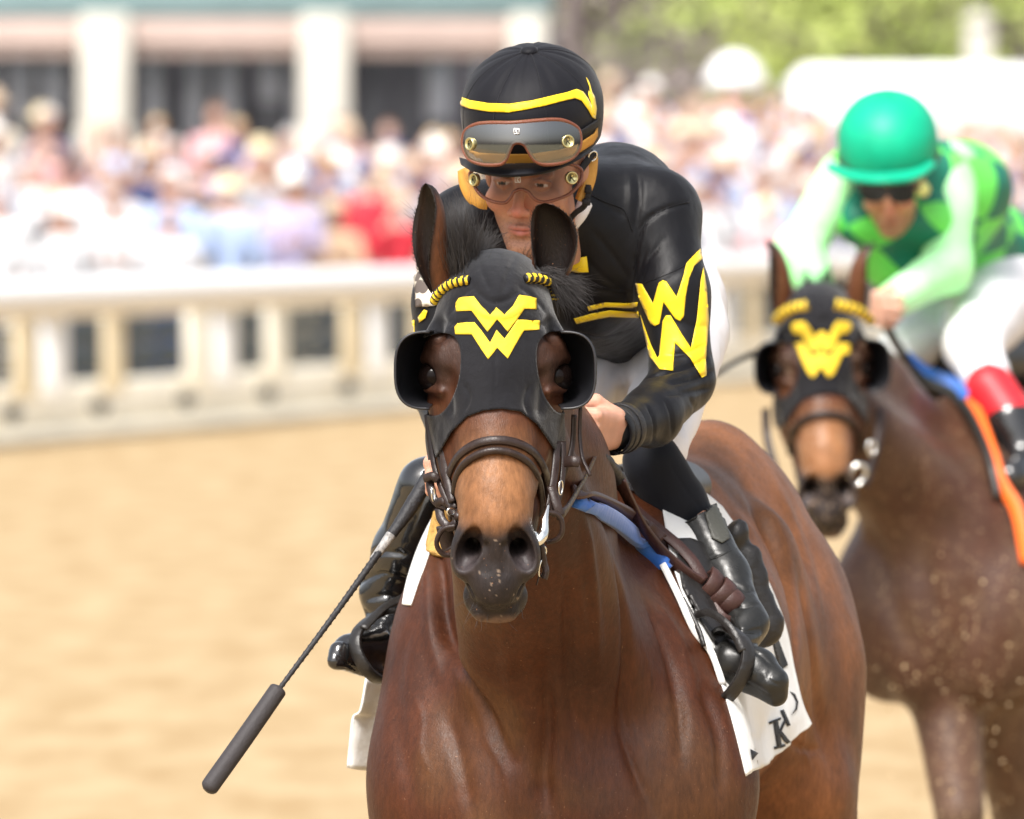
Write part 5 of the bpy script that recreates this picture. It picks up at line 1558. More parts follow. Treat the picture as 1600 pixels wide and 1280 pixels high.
strapW(mb, [(1375, 640, 29.55), (1372, 690, 29.5), (1352, 760, 29.45)], .009, .004, N=(.4, -1, 0)); mb.build('cheek_strap', M_LEA, br2); mb = MB(); strapW(mb, [(1196, 640, 29.55), (1200, 690, 29.5), (1222, 770, 29.45)], .009, .004, N=(-.4, -1, 0)); mb.build('cheek_strap', M_LEA, br2)
ring('ring', (1340, 742, 29.45), 11, 17, .006, M_STEEL, br2, 20); ring('ring', (1362, 700, 29.45), 6, 10, .004, M_STEEL, br2, 0)
mn = MB()
def tuft2(n, base, tips):
    for _ in range(n):
        i = rng.integers(len(base)); a = np.array(base[i]) + rng.normal(0, 1, 3) * (6, 5, .02); b = np.array(tips[i]) + rng.normal(0, 1, 3) * (9, 9, .02)
        strands(mn, [W(*a)], [W(*b)], .0022, 0, .03, rng, 5)
tuft2(220, [(1270, 470, 29.75), (1290, 470, 29.75), (1300, 475, 29.8)], [(1262, 430, 29.7), (1290, 425, 29.75), (1315, 440, 29.8)])
mn.build('mane', M_MANE, horse2)
B2 = bvh_obj(H2['body'])

M_GRN = bpy.data.materials.new('green_checked_silk'); M_GRN.use_nodes = True
_n = M_GRN.node_tree.nodes; _l = M_GRN.node_tree.links; _b = _n['Principled BSDF']; _b.inputs['Roughness'].default_value = .55
_c = _n.new('ShaderNodeTexChecker'); _c.inputs['Scale'].default_value = 7.2; _c.inputs[1].default_value = (.13, .68, .10, 1); _c.inputs[2].default_value = (.0, .16, .10, 1)
_t = _n.new('ShaderNodeTexCoord'); _m = _n.new('ShaderNodeMapping'); _m.inputs['Rotation'].default_value = (.5, .3, .75); _m.inputs['Location'].default_value = (.06, .03, .01)
_l.new(_t.outputs['Object'], _m.inputs[0]); _l.new(_m.outputs[0], _c.inputs[0]); _l.new(_c.outputs[0], _b.inputs['Base Color'])
M_SLV = mat('pale_green_silk', (.55, .92, .56), .5, .4, bump=.3, bscale=40, vary=.12, vscale=6, vcol=(.55, 1, .55))
M_HG = mat('green_helmet_cover', (.0, .42, .235), .5, .4, bump=.5, bscale=14, vary=.25, vscale=8)
M_RED = mat('red_boot_top', (.62, .02, .03), .45)
M_ORN = mat('orange_rein', (.95, .16, .02), .5)
jk2 = empty('person', W(1450, 500, 30.5)); tag(jk2, 'jockey in light and dark green silks with green helmet on the rear horse', 'person', 'jockeys')
FF2 = Frame(W(1388, 303, 30.13), -6, 27, -2)
fs2 = face_sdf(.004); f2v, f2f = fs2.mesh(); f2c = face_color(f2v, (.46, .22, .13))
hip2 = W(1560, 470, 31.1)
AL2 = [W(1490, 262, 30.45), W(1478, 420, 30.30), W(1392, 472, 30.0)]
AR2 = [W(1318, 275, 30.40), W(1250, 390, 30.2), W(1285, 470, 29.95)]
LL2 = [W(1560, 470, 31.0), W(1522, 542, 30.2), W(1590, 680, 30.0)]
LR2 = [W(1540, 470, 31.0), W(1395, 560, 30.4), W(1400, 700, 30.5)]
sk = SDF(*box_of(AL2 + AR2 + LL2 + LR2 + [hip2], .12), .012)
sk.chain([W(1400, 300, 30.30), W(1470, 350, 30.6), hip2], [.048, .085, .08], .04)
sk.chain(AL2, [.045, .036, .026], .02); sk.chain(AR2, [.045, .036, .026], .02); sk.chain(LL2, [.06, .045, .03], .02); sk.chain(LR2, [.06, .04, .03], .02)
sv, sf = sk.mesh()
h1 = hand_sdf(AL2[2], W(1368, 482, 29.92), (.1, -.2, 1), (-.3, -.3, -.9), 1.05, .004); h2 = hand_sdf(AR2[2], W(1296, 490, 29.88), (.1, -.2, 1), (.3, -.3, -.9), 1.05, .004)
h1v, h1f = h1.mesh(); h2v, h2f = h2.mesh()
skinned('body', jk2, [(FF2(f2v * .96), f2f, f2c), (sv, sf, None), (h1v, h1f, None), (h2v, h2f, None)], (.62, .36, .26))
t2 = SDF(*box_of([W(1330, 260, 30.2), W(1560, 430, 31.2)], .18), .009)
t2.cap(W(1400, 310, 30.45), W(1540, 400, 31.0), .145, .125, k=.05); t2.cap(W(1540, 400, 31.0), W(1560, 420, 31.15), .125, .125, k=.05); t2.ell(W(1495, 300, 30.6), (.135, .2, .125), k=.06); t2.cap(W(1330, 275, 30.4), W(1480, 270, 30.45), .070, .072, k=.05)
t2.cap(W(1345, 345, 30.30), W(1450, 345, 30.32), .062, .062, k=.05); t2.cap(W(1400, 400, 30.40), W(1450, 400, 30.6), .085, .09, k=.05)
cloth('vest', t2, M_GRN, jk2, amp=.005, nsc=12)
a2 = SDF(*box_of(AL2, .1), .008); a2.chain(AL2, [.064, .058, .042], .03); cloth('sleeve', a2, M_SLV, jk2, amp=.005, nsc=14)
a2 = SDF(*box_of(AR2, .1), .008); a2.chain(AR2, [.060, .054, .042], .03); cloth('sleeve', a2, M_SLV, jk2, amp=.005, nsc=14)
b2_ = SDF(*box_of(LL2[:2] + LR2[:2] + [hip2], .15), .010)
b2_.ell(W(1550, 440, 31.05), (.125, .15, .13), k=.04); b2_.cap(LL2[0] + (0, 0, .03), LL2[1] + (0, 0, .01), .125, .070, k=.04); b2_.cap(LL2[1], W(1550, 615, 30.05), .068, .052, k=.03); b2_.cap(LR2[0], LR2[1], .095, .06, k=.04)
cloth('breeches', b2_, M_WHITE, jk2, amp=.006, nsc=12)
b2_ = SDF(*box_of([W(1545, 600, 30.0), W(1620, 760, 30.0)], .12), .008); b2_.cap(W(1547, 608, 30.02), W(1578, 650, 29.98), .060, .054, k=.005); bo2, _ = cloth('boot_top', b2_, M_RED, jk2)
b2_ = SDF(*box_of([W(1575, 640, 30.0), W(1620, 780, 29.9)], .14), .008); b2_.cap(W(1578, 655, 29.98), W(1610, 730, 29.95), .058, .045, k=.01); b2_.cap(W(1610, 730, 29.95), W(1580, 745, 29.85), .045, .04, k=.03); cloth('boot', b2_, M_BOOT, jk2)
HF2 = Frame(W(1388, 292, 30.15), -4, 20, -2)
helm2, hb2 = helmet(HF2, jk2, [M_HG, M_HG], rx=.1195, ry=.142, rz=.118, cz=.086, down=.050, brim=False, pleat=.0)
G = [[W(1297, 255, 30.15), W(1330, 268, 30.06), W(1380, 272, 30.0), W(1430, 266, 30.05), W(1458, 250, 30.15)], [W(1292, 264, 30.12), W(1328, 280, 30.0), W(1380, 285, 29.94), W(1432, 279, 29.99), W(1461, 260, 30.12)]]
sheet_obj('brim', sheet(G, 32, 6), M_HG, helm2, .010)
mb = MB(); Pc = [HF2(np.array((.1205 * math.cos(a), .085 + .143 * math.sin(a), .048))) for a in np.linspace(0, 2 * math.pi, 48, endpoint=False)]
mb.tube(np.array(Pc), 0, flat=(.006, .002), N0=np.array(Pc) - np.mean(Pc, 0), closed=True); mb.build('helmet_strap', M_LEA2, helm2)
g3 = empty('goggles', W(1390, 300, 30.1), helm2)
for (a, b) in ((1365, 301), (1408, 303)):
    o2 = [(a - 20, b - 12), (a + 16, b - 12), (a + 22, b), (a + 14, b + 13), (a - 6, b + 15), (a - 20, b + 6)]
    V2, F = fill_poly(spline(np.array([(x, y, 0.) for x, y in o2]), 5, True)[:, :2], 5); fast_mesh('lens', unproj(V2, 30.055 + ((V2[:, 0] - 1388) / 100) ** 2 * .2), F, mat('black_lens', (.01, .01, .01), .1, .6), g3)
mb = MB(); mb.lathe([(.018, -.004), (.018, .003), (.0001, .003)], W(1442, 296, 30.14), (.5, -1, 0), 20); mb.build('vent', mat('yellow_vent', (.7, .7, .25), .4), g3)
mb = MB(); mb.tube(WS([(1340, 290, 30.12), (1388, 284, 30.05), (1436, 292, 30.12)], 6), .006, 8); mb.build('goggle_frame', M_STRAP, g3)

sd2 = empty('saddle', W(1460, 590, 30.5)); tag(sd2, 'dark racing saddle with blue pad on the rear horse', 'saddle')
s_ = SDF(*box_of([W(1430, 560, 30.5), W(1560, 560, 31.0)], .2), .012); s_.cap(W(1450, 570, 30.6), W(1540, 560, 31.0), .09, .11, k=.03, flat=1.5, nrm=(1, 0, 0)); cloth('seat', s_, M_SADL, sd2)
mb = MB(); P = over(WS([(1412, 560, 30.3), (1445, 585, 30.3), (1482, 600, 30.35), (1510, 622, 30.4)], 8), .035, b=B2); mb.tube(P, 0, flat=(.020, .010), N0=(-.3, -1, .3)); mb.build('blue_pad', M_BLUE, sd2)
mb = MB(); P = over(WS([(1380, 500, 30.0), (1405, 545, 30.2), (1440, 590, 30.3), (1500, 625, 30.35), (1540, 700, 30.4), (1560, 780, 30.45)], 8), .014, b=B2); mb.tube(P, 0, flat=(.010, .006), N0=(-.3, -1, .2)); mb.build('leather_strap', M_SADL, sd2)
mb = MB(); P = over(WS([(1512, 622, 30.0), (1530, 655, 30.0), (1550, 710, 30.0), (1565, 755, 30.0), (1590, 800, 30.0), (1606, 880, 30.05)], 8), .02, b=B2); mb.tube(P, 0, flat=(.016, .004), N0=(-.5, -1, .1)); mb.build('rein', M_ORN, br2)
fs_ = MB(); rg = np.random.default_rng(8)
for _ in range(240):
    px, py = rg.normal(1490, 55), rg.uniform(880, 1280); c = W(px, py, rg.uniform(29.1, 29.9)); r = rg.uniform(.002, .0065)
    d = rg.normal(0, 1, (4, 3)); d /= np.linalg.norm(d, axis=1)[:, None]; fs_.add(c + d * r, [(0, 1, 2), (0, 2, 3), (0, 3, 1), (1, 3, 2)])
tag(fs_.build('flying_sand', mat('loose_sand', (.45, .33, .19), .9), None, False), 'grains of sand kicked up round the legs of the rear horse', 'sand', kind='stuff')
wh2 = empty('riding_whip', W(1180, 560, 29.6)); tag(wh2, 'thin black whip crossing beside the rear horse blinker', 'whip')
mb = MB(); mb.tube(WS([(1118, 585, 29.5), (1160, 560, 29.6), (1200, 545, 29.7)], 8), list(np.linspace(.006, .008, 17)), 8); mb.build('shaft', M_WG, wh2)
# ------------------------------------------------------------ track, rail, crowd, grandstand, trees
RS = random.Random(11)
def fenceY(px): return (3.84 + 20.294) / (.2114 - (px - 800) / FPX)       # where the line of sight meets the rail
def fpt(Y): return np.array((-3.84 + .2114 * (Y - 96), Y, 0.0))
fdir = np.array((.2114, 1, 0)) / math.hypot(.2114, 1); fnor = np.array((-fdir[1], fdir[0], 0))   # towards the crowd
fbase = fpt(96.)
def FP(s, t, z=0.0): return fbase + fdir * s + fnor * t + np.array((0, 0, z))

M_SAND = mat('track_sand', (.425, .325, .192), .95, .12, vary=.30, vscale=1.1, vcol=(.74, .66, .56), stretch=(3.4, .8, 1), bump=1.0, bscale=9, bdet=8)
N_ = M_SAND.node_tree
g = MB(); xs = np.linspace(-60, 60, 60); ys = np.concatenate([np.linspace(5, 60, 120), np.linspace(61, 420, 120)])
GX, GY = np.meshgrid(xs, ys); Pz = np.stack([GX.ravel(), GY.ravel(), np.zeros(GX.size)], 1)
Pz[:, 2] = fbm(Pz * (1, .5, 1), .9, 3, 4) * .035 * (np.hypot(Pz[:, 0], 0) < 59) - .02
tag(fast_mesh('track', Pz, np.array(grid_faces(len(ys), len(xs))), M_SAND), kind='structure')
far = MB(); far.add([(-1500, -300, -.10), (1500, -300, -.10), (1500, 2500, -.10), (-1500, 2500, -.10)], [(0, 1, 2, 3)])
tag(far.build('ground', mat('dull_ground', (.30, .27, .17), .95, vary=.3, vscale=.2)), kind='structure')
ter = MB(); NST = 16
for i in range(NST):
    t0 = 1.0 + i * .45; z = .05 + i * .085; t1 = t0 + (.45 if i < NST - 1 else 160)
    a, b, c, d = FP(-60, t0), FP(260, t0), FP(260, t1), FP(-60, t1)
    zz = np.array((0, 0, z)); zp = np.array((0, 0, max(0, z - .085))); ter.add([a + zp, b + zp, b + zz, a + zz, c + zz, d + zz], [(0, 1, 2, 3), (3, 2, 4, 5)])
def terz(t):
    i = max(0, min(NST - 1, int((t - 1.0) // .45))); return .05 + i * .085
tag(ter.build('terrace', mat('pale_concrete', (.42, .39, .36), .9, vary=.2, vscale=1), smooth=False), kind='structure')

M_RAIL = mat('white_rail_paint', (.88, .88, .88), .45, .4, vary=.05, vscale=3)
M_CREAM = mat('cream_board', (.88, .83, .70), .6, .3, vary=.10, vscale=2, bump=.3, bscale=20)
M_TANP = mat('tan_post', (.72, .61, .42), .7, .3, vary=.15, vscale=3)
M_DARKH = mat('dark_socket', (.05, .05, .05), .8)
rail = empty('running_rail', FP(0, 0)); tag(rail, 'long white running rail with posts and cream base boards beside the sand track', 'rail')
mb = MB(); mb.tube(np.array([FP(s, 0, 1.10) for s in np.linspace(-25, 95, 60)]), .135, 16); mb.tube(np.array([FP(s, .02, .98) for s in np.linspace(-25, 95, 30)]), .05, 8)
mb.build('top_rail', M_RAIL, rail)
mb = MB(); R_ = np.stack([fdir, fnor, (0, 0, 1)], 1)
mb.box(FP(35, .25, .20), (120, .10, .44), R_, bev=.02); mb.build('base_board', M_CREAM, rail)
mb = MB(); mb.box(FP(35, .16, .03), (120, .16, .10), R_, bev=.02); mb.build('kerb', M_CREAM, rail)
def s_at(px): return (fenceY(px) - 96.) / fdir[1]
for (a, b, m) in [(15, 60, M_TANP), (60, 108, M_RAIL), (157, 197, M_TANP), (286, 330, M_CREAM), (330, 370, M_RAIL), (410, 450, M_CREAM), (530, 570, M_TANP), (572, 608, M_RAIL), (-60, -10, M_TANP), (640, 668, M_TANP), (690, 720, M_RAIL), (1110, 1150, M_RAIL), (1165, 1190, M_TANP)]:
    c = (a + b) / 2; Y = fenceY(c); w = (b - a) * Y / FPX * .92
    mb = MB(); p = W(c, 0, Y + .35); 
    mb.box((p[0], p[1], .66), (w, .12, .66), bev=.02); 
    if m is M_RAIL: mb.box((p[0] - w * .1, p[1] - .14, .95), (w * .7, .3, .12), bev=.03)
    mb.build('post', m, rail)
for px in (18, 155, 290, 417, 545):
    Y = fenceY(px); p = W(px, 0, Y); mb = MB(); mb.lathe([(.07, -.02), (.07, .02), (.05, .03)], (p[0], p[1] + .18, .24), (0, -1, 0), 12); mb.build('drain_hole', M_DARKH, rail)
hedge = empty('slat_fence', FP(0, .8)); tag(hedge, 'low dark green slatted fence behind the white running rail', 'fence')
mb = MB()
for k in range(5): mb.box(FP(35, .85, .15 + k * .20), (120, .03, .175), R_, bev=.005)
mb.build('slat_panel', mat('dark_green_slats', (.055, .075, .085), .6, vary=.3, vscale=2), hedge)

# spectators: a few body shapes, copied with their own colours
M_SKN = [mat('spectator_skin', c, .55) for c in ((.48, .28, .21), (.34, .18, .13), (.55, .36, .30))]
def person_mesh(pose, r, hat):
    s = SDF((-.50, -.45, -.02), (.50, .45, 2.02), .035)
    E = s.ell; C = s.cap; lean = r.uniform(-.04, .04); g = r.uniform(.9, 1.12)
    E((lean, 0, 1.22), (.185 * g, .125 * g, .27), k=.06); E((lean, 0, 1.38), (.215 * g, .11, .11), k=.06); E((0, 0, .95), (.165 * g, .13 * g, .15), k=.06)
    for q in (-1, 1):
        C((q * .09, 0, .90), (q * .10, .0, .48), .085, .060, k=.04); C((q * .10, 0, .48), (q * .11, .02, .08), .058, .040, k=.03); C((q * .11, .02, .05), (q * .12, -.12, .04), .045, .035, k=.03)
        if pose == 0: e = (q * .29, .03, 1.12); h = (q * .28, -.08, .86)
        elif pose == 1: e = (q * .27, -.06, 1.14); h = (q * .06, -.30, 1.20)
        elif pose == 2: e = (q * .30, -.10, 1.22); h = (q * .10, -.24, 1.58)
        else: e = (q * .30, .05, 1.10); h = (q * .12, -.18, 1.02) if q < 0 else (q * .30, -.05, .86)
        C((q * .20 + lean, 0, 1.40), e, .060, .048, k=.04); C(e, h, .046, .034, k=.03); E(h, (.045, .045, .055), k=.02)
    C((lean, 0, 1.42), (lean, -.01, 1.56), .055, .052, k=.03); E((lean, -.02, 1.64), (.078, .095, .115), k=.02)
    V, F = s.mesh(); c = V[F].mean(1); hd = np.linalg.norm((c - (lean, -.02, 1.64)) / (.09, .11, .13), axis=1) < 1.05
    mi = np.where(c[:, 2] < .92, 1, 0)
    hands = np.zeros(len(c), bool)
    for q in (-1, 1):
        h = {0: (q * .28, -.08, .86), 1: (q * .06, -.30, 1.20), 2: (q * .10, -.24, 1.58), 3: ((q * .12, -.18, 1.02) if q < 0 else (q * .30, -.05, .86))}[pose]
        hands |= np.linalg.norm(c - np.array(h), axis=1) < (.17 if r.random() < .6 else .08)
    mi[hands] = 2; mi[(c[:, 2] > 1.47) & (np.hypot(c[:, 0] - lean, c[:, 1]) < .13)] = 2; mi[hd] = 2
    mi[hd & ((c[:, 2] > 1.69) | ((c[:, 1] > .02) & (c[:, 2] > 1.56)))] = 3
    if hat:
        mb = MB(); rb = .19 if hat == 2 else .13
        mb.lathe([(rb, 0), (rb, .012), (.095, .02), (.088, .10), (.05, .125), (.001, .13)], (lean, -.02, 1.69), n=16)
        HV = np.concatenate(mb.V); n0 = len(V)
        me_F = [tuple(int(i) for i in f) for f in F] + [tuple(i + n0 for i in f) for f in mb.F]
        return np.concatenate([V, HV]), me_F, list(mi) + [4] * len(mb.F)
    return V, F, mi
protos = []
for pz in range(4):
    for hat in (0, 1, 2):
        V, F, mi = person_mesh(pz, RS, hat)
        o = fast_mesh('person', V, F, [M_SKN[0]] * 5, None, True, None, mi); protos.append((o.data, hat)); COL.objects.unlink(o); bpy.data.objects.remove(o)
shirts = {'white': ((.66, .66, .68), 14), 'pale blue': ((.38, .48, .70), 9), 'pink': ((.66, .38, .40), 4), 'red': ((.60, .03, .05), 1), 'navy': ((.04, .05, .14), 6), 'lilac': ((.48, .43, .62), 6),
          'cream': ((.62, .56, .46), 4), 'grey': ((.30, .31, .36), 6), 'black': ((.03, .03, .035), 3), 'peach': ((.60, .44, .34), 6), 'blue': ((.10, .20, .60), 1), 'tan': ((.50, .36, .24), 2), 'dark green': ((.03, .14, .12), 1)}
hairs = {'dark': (.04, .025, .02), 'brown': (.18, .09, .05), 'blond': (.58, .42, .22), 'grey': (.45, .43, .42)}
hats = {'straw hat': (.72, .60, .38), 'white hat': (.82, .80, .76), 'navy cap': (.05, .06, .16), 'tan hat': (.55, .42, .30)}
SM = {k: mat('shirt_' + k.replace(' ', '_'), v[0], .8, vary=.15, vscale=5) for k, v in shirts.items()}
HMt = {k: mat('hair_' + k, v, .7) for k, v in hairs.items()}
TMt = {k: mat(k.replace(' ', '_'), v, .8) for k, v in hats.items()}
PM = [mat('trousers', c, .8) for c in ((.05, .06, .12), (.55, .48, .36), (.12, .12, .13), (.70, .70, .70))]
bag = [k for k, v in shirts.items() for _ in range(v[1])]
used = set()
def spectator(pos, shirt=None, hat=None, hair=None, where='middle', sc=None, pi=None):
    shirt = shirt or RS.choice(bag)
    hk = RS.choice([0, 0, 0, 1, 2, 0]) if hat is None else (RS.choice([1, 2]) if hat else 0)
    cand = [p for p in protos if p[1] == hk]; me = cand[pi if pi is not None else RS.randrange(len(cand))][0]
    o = bpy.data.objects.new('person', me); COL.objects.link(o)
    hair = hair or RS.choice(list(hairs)); hatn = hat if isinstance(hat, str) and hat else RS.choice(list(hats))
    ms = [SM[shirt], RS.choice(PM), RS.choice(M_SKN), HMt[hair], TMt[hatn]]
    for i, s in enumerate(o.material_slots): s.link = 'OBJECT'; s.material = ms[i]
    k = sc or RS.uniform(.93, 1.10); o.scale = (k, k, k); o.location = pos; o.rotation_euler = (0, 0, RS.uniform(-.5, .5))
    top = hatn if hk else hair + ' hair'
    sx = 800 + pos[0] / pos[1] * FPX
    col = 'under the left column' if sx < 170 else 'between the two left columns' if sx < 500 else 'left of the front jockey' if sx < 760 else 'right of the front jockey' if sx < 1050 else 'between the two jockeys' if sx < 1340 else 'right of the green helmet'
    lb = f'{shirt} with {top}, {where}, {col}'
    for pre in ('spectator in ', 'taller spectator in ', 'smaller spectator in '):
        if pre + lb not in used: break
    o.scale = [c * (1.06 if pre[0] == 't' else .93 if pre[1] == 'm' else 1) for c in o.scale]
    used.add(pre + lb); tag(o, pre + lb, 'person', 'spectators behind the rail')
    return o
n_sp = 0
ORD = ('first', 'second', 'third', 'fourth', 'fifth', 'sixth', 'seventh', 'eighth', 'ninth', 'tenth', 'eleventh', 'twelfth', 'thirteenth', 'fourteenth', 'fifteenth', 'sixteenth', 'seventeenth')
for r in range(17):
    px = -40 + RS.uniform(0, 30)
    while px < 1640:
        Y = fenceY(px) + 7.0 + r * 2.15 + RS.uniform(-.5, .5); p = W(px, 0, Y)
        t = float((np.array((p[0], p[1], 0)) - fbase) @ fnor)
        hidden = 735 < px < 905 or (1330 < px < 1440) or (px < 735 and r > 7) or (px > 1250 and r > 14)
        if not hidden and RS.random() < (.97 if r < 8 else .85) and n_sp < 292:
            p[2] = terz(t); shirt = None
            if r < 3 and 570 < px < 640: shirt = 'red'
            if r in (1, 2) and 110 < px < 230: shirt = 'white'
            if 655 < px < 700 and r == 9: shirt = 'red'
            spectator(tuple(p), shirt, where=ORD[r] + ' row'); n_sp += 1
        px += .47 * FPX / Y * RS.uniform(.85, 1.4)
print('spectators', n_sp)
for px, sh in ((265, 'blue'),):
    k = (px - 800) / FPX; t = 1.4; s = (k * (fbase[1] + fnor[1] * t) - (fbase[0] + fnor[0] * t)) / (fdir[0] - k * fdir[1]); p = FP(s, t); o = spectator(tuple(p), 'white', False, 'dark', 'x', 1.0, 0); o.material_slots[1].material = SM['blue']; o['label'] = 'spectator in bright blue trousers seen in the gap between the rail posts'

# grandstand
M_COLM = mat('cream_stone', (.48, .455, .40), .8, vary=.08, vscale=2, bump=.3, bscale=8)
M_TEAL = mat('teal_metal_roof', (.22, .32, .33), .5, vary=.15, vscale=2)
M_FASC = mat('pink_stone_fascia', (.44, .34, .30), .8, vary=.12, vscale=2)
M_WALL = mat('grandstand_wall', (.20, .18, .20), .8); M_CURT = mat('pale_blind', (.70, .73, .82), .8, vary=.3, vscale=3)
M_GLAS = mat('dark_glass', (.15, .155, .18), .25, .5)
gs = empty('grandstand', W(400, 257, 170)); tag(gs, 'grandstand with cream stone columns, teal roof edge and glazed hall behind the crowd', 'grandstand')
YG = 170.0; pp = YG / FPX
def gx(px, Y=YG): return (px - 800) * Y / FPX
def gz(py, Y=YG): return CAMH - (py - HZ) * Y / FPX
x0, x1 = gx(-500), gx(862)
mb = MB(); mb.box(((x0 + x1) / 2, YG + 2.6, gz(-60)), (x1 - x0, 5.0, (gz(-145) - gz(24))), bev=.02); mb.build('roof_edge', M_TEAL, gs)
mb = MB(); mb.box(((x0 + x1) / 2 - .2, YG + .35, (gz(30) + gz(88)) / 2), (x1 - x0 - .4, .6, gz(30) - gz(88)), bev=.02)
mb.box(((x0 + x1) / 2 - .2, YG + .27, gz(62)), (x1 - x0 - .4, .6, .10), bev=.01); mb.build('fascia', M_FASC, gs)
for px in (-175, 165, 508, 825):
    mb = MB(); mb.box((gx(px), YG - .1, gz(24) / 2), (.66 if px < 800 else .50, .66, gz(20)), bev=.04); mb.box((gx(px), YG - .1, gz(200) / 2), (.78 if px < 800 else .6, .78, gz(200)), bev=.04); mb.build('column', M_COLM, gs)
mb = MB(); mb.box(((x0 + x1) / 2, YG + 6, 2.0), (x1 - x0, .3, 6)); mb.build('wall', M_WALL, gs)
px = -160
while px < 850:
    w = RS.choice([30, 42, 50]); x = gx(px + w / 2, YG + 3)
    f = MB(); f.box((x, YG + 3, gz(190)), (w * pp * .98, .08, 2.6), bev=.01); wo = f.build('window', M_GLAS, gs)
    if RS.random() < .85:
        hgt = RS.choice([.6, .85, 1.1]); c = MB(); c.box((x, YG + 2.93, gz(86) - hgt / 2 - .02), (w * pp * .8, .03, hgt)); c.build('blind', M_CURT, wo)
    px += w + RS.choice([6, 10, 22])

# trees beyond
M_BARK = mat('grey_bark', (.16, .13, .12), .9, bump=.6, bscale=15); M_LEAF = mat('spring_leaf', (.58, .64, .20), .6, vary=.45, vscale=.8, vcol=(.45, .55, .35)); M_LEAF2 = mat('bare_twig_buds', (.28, .235, .22), .8, vary=.3, vscale=1)
def tree(x, y, h, cr, mats_, label, seed, n=2600, low=.25):
    r = np.random.default_rng(seed); e = empty('tree', (x, y, 0)); tag(e, label, 'tree', 'trees beyond the crowd')
    mb = MB(); mb.tube(np.array([(x, y, 0), (x + .1, y, h * .3), (x - .1, y, h * .65), (x, y, h * .85)]), [.30, .24, .15, .05], 10)
    ends = []
    for k in range(26):
        z0 = h * (.12 + .6 * r.random()); a = r.random() * 6.28; L = cr * (.6 + .5 * r.random()); q = np.array((x + math.cos(a) * L, y + math.sin(a) * L, z0 + h * .25 * r.random() + .3))
        m_ = (np.array((x, y, z0)) + q) / 2 + r.normal(0, .2, 3); mb.tube(np.array([(x, y, z0), m_, q]), [.09, .05, .02], 6); ends.append(q); ends.append(m_)
    mb.build('trunk', M_BARK, e)
    E_ = np.array(ends); c = E_[r.integers(len(E_), size=n)] + r.normal(0, 1, (n, 3)) * (.55, .55, .42) * cr / 3.0
    c[:, 2] = np.maximum(c[:, 2], h * low * .6); d1 = r.normal(0, 1, (n, 3)); d1 /= np.linalg.norm(d1, axis=1)[:, None]; d2 = np.cross(d1, r.normal(0, 1, (n, 3))); d2 /= np.linalg.norm(d2, axis=1)[:, None]
    sz = r.uniform(.07, .17, (n, 1)); V = np.concatenate([c - d1 * sz, c + d2 * sz * .6, c + d1 * sz, c - d2 * sz * .6], 1).reshape(-1, 3)
    fast_mesh('crown', V, np.arange(4 * n).reshape(n, 4), mats_, e, False)
for i, (px, Y, h, cr, m, lb) in enumerate([(905, 205, 7, 2.4, M_LEAF2, 'grey brown budding tree right behind the front jockey helmet'), (985, 215, 8, 2.8, M_LEAF2, 'grey bare branched tree between the green trees'),
        (1075, 225, 8, 2.6, M_LEAF, 'light green tree above the white parasol'), (1040, 235, 7, 2.8, M_LEAF2, 'grey bare tree just left of the white parasol'), (1185, 215, 9, 3.2, M_LEAF, 'broad yellow green tree over the left end of the white tent'), (1300, 220, 9, 3.0, M_LEAF, 'yellow green tree above the green helmet'),
        (1400, 210, 9, 2.8, M_LEAF, 'yellow green tree right of the green helmet'), (1480, 230, 7, 2.8, M_LEAF2, 'grey bare tree left of the pale post'), (1560, 215, 9, 3.0, M_LEAF, 'yellow green tree right of the pale post'), (1640, 225, 8, 3.0, M_LEAF2, 'grey bare tree at the right end of the row')]):
    tree(gx(px, Y), Y, h, cr, m, lb, 50 + i, low=.45 if m is M_LEAF else .05)
wood = MB()
r_ = np.random.default_rng(3); n = 16000
c = np.stack([r_.uniform(gx(860, 260) - 1, 16, n), r_.uniform(246, 262, n), r_.uniform(0, 9, n)], 1)
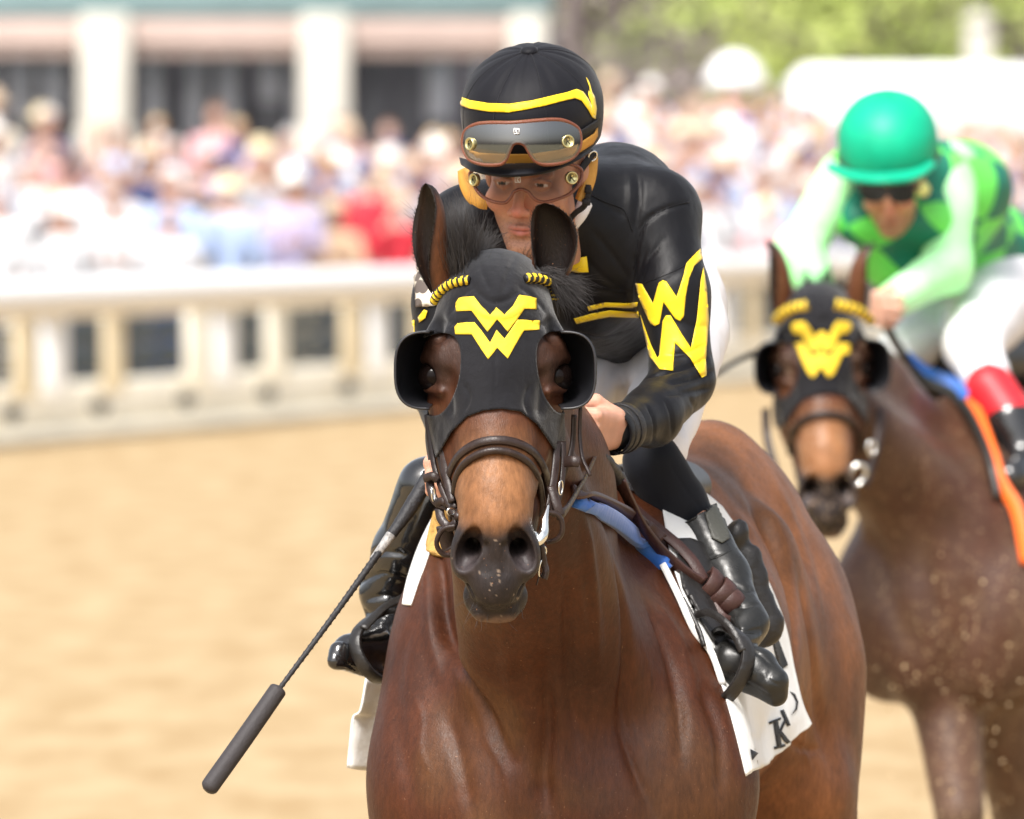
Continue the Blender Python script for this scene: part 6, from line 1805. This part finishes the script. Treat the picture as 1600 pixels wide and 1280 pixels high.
d1 = r_.normal(0, 1, (n, 3)); d1 /= np.linalg.norm(d1, axis=1)[:, None]; d2 = np.cross(d1, r_.normal(0, 1, (n, 3))); d2 /= np.linalg.norm(d2, axis=1)[:, None]; sz = r_.uniform(.15, .38, (n, 1))
V = np.concatenate([c - d1 * sz, c + d2 * sz * .6, c + d1 * sz, c - d2 * sz * .6], 1).reshape(-1, 3)
tag(fast_mesh('far_wood', V, np.arange(4 * n).reshape(n, 4), mat('grey_brown_wood', (.37, .335, .30), .9, vary=.3, vscale=.4), None, False), 'hazy grey brown wood beyond the trees', 'wood', kind='stuff')
# tent, parasol, post
tn = empty('marquee', W(1430, 150, 192)); tag(tn, 'long white tent with rounded corner behind the crowd on the right', 'tent')
M_TENT = mat('white_canvas', (.86, .86, .86), .7, bump=.2, bscale=3)
mb = MB(); a, b = gx(1238, 192), gx(1700, 192); zt, zb = gz(103, 192), gz(222, 192)
mb.box(((a + b) / 2, 194.5, (zt + zb) / 2), (b - a, 5, zt - zb), bev=.22); mb.build('canopy', M_TENT, tn)
for px in (1250, 1400, 1550, 1690):
    mb = MB(); mb.tube(np.array([(gx(px, 192), 192.4, 0), (gx(px, 192), 192.4, zb + .1)]), .04, 8); mb.build('pole', M_TENT, tn)
pa = empty('parasol', W(1148, 100, 160)); tag(pa, 'round white parasol standing above the crowd left of the tent', 'parasol')
mb = MB(); mb.lathe([(.40, 0), (.385, .10), (.30, .28), (.16, .40), (.01, .44)], (gx(1148, 168), 168, gz(135, 168)), n=16); mb.build('canopy', M_TENT, pa)
mb = MB(); mb.tube(np.array([(gx(1148, 168), 168, 0), (gx(1148, 168), 168, gz(95, 168))]), .018, 8); mb.build('pole', M_DARKH, pa)
mb = MB(); mb.box((gx(1530, 199), 199, gz(40, 199) / 2), (.42, .42, gz(40, 199)), bev=.05); mb.lathe([(.26, 0), (.26, .1), (.05, .25)], (gx(1530, 199), 199, gz(40, 199)), n=12)
tag(mb.build('stone_pillar', M_COLM), 'pale stone pillar above the white tent in front of the trees', 'pillar')
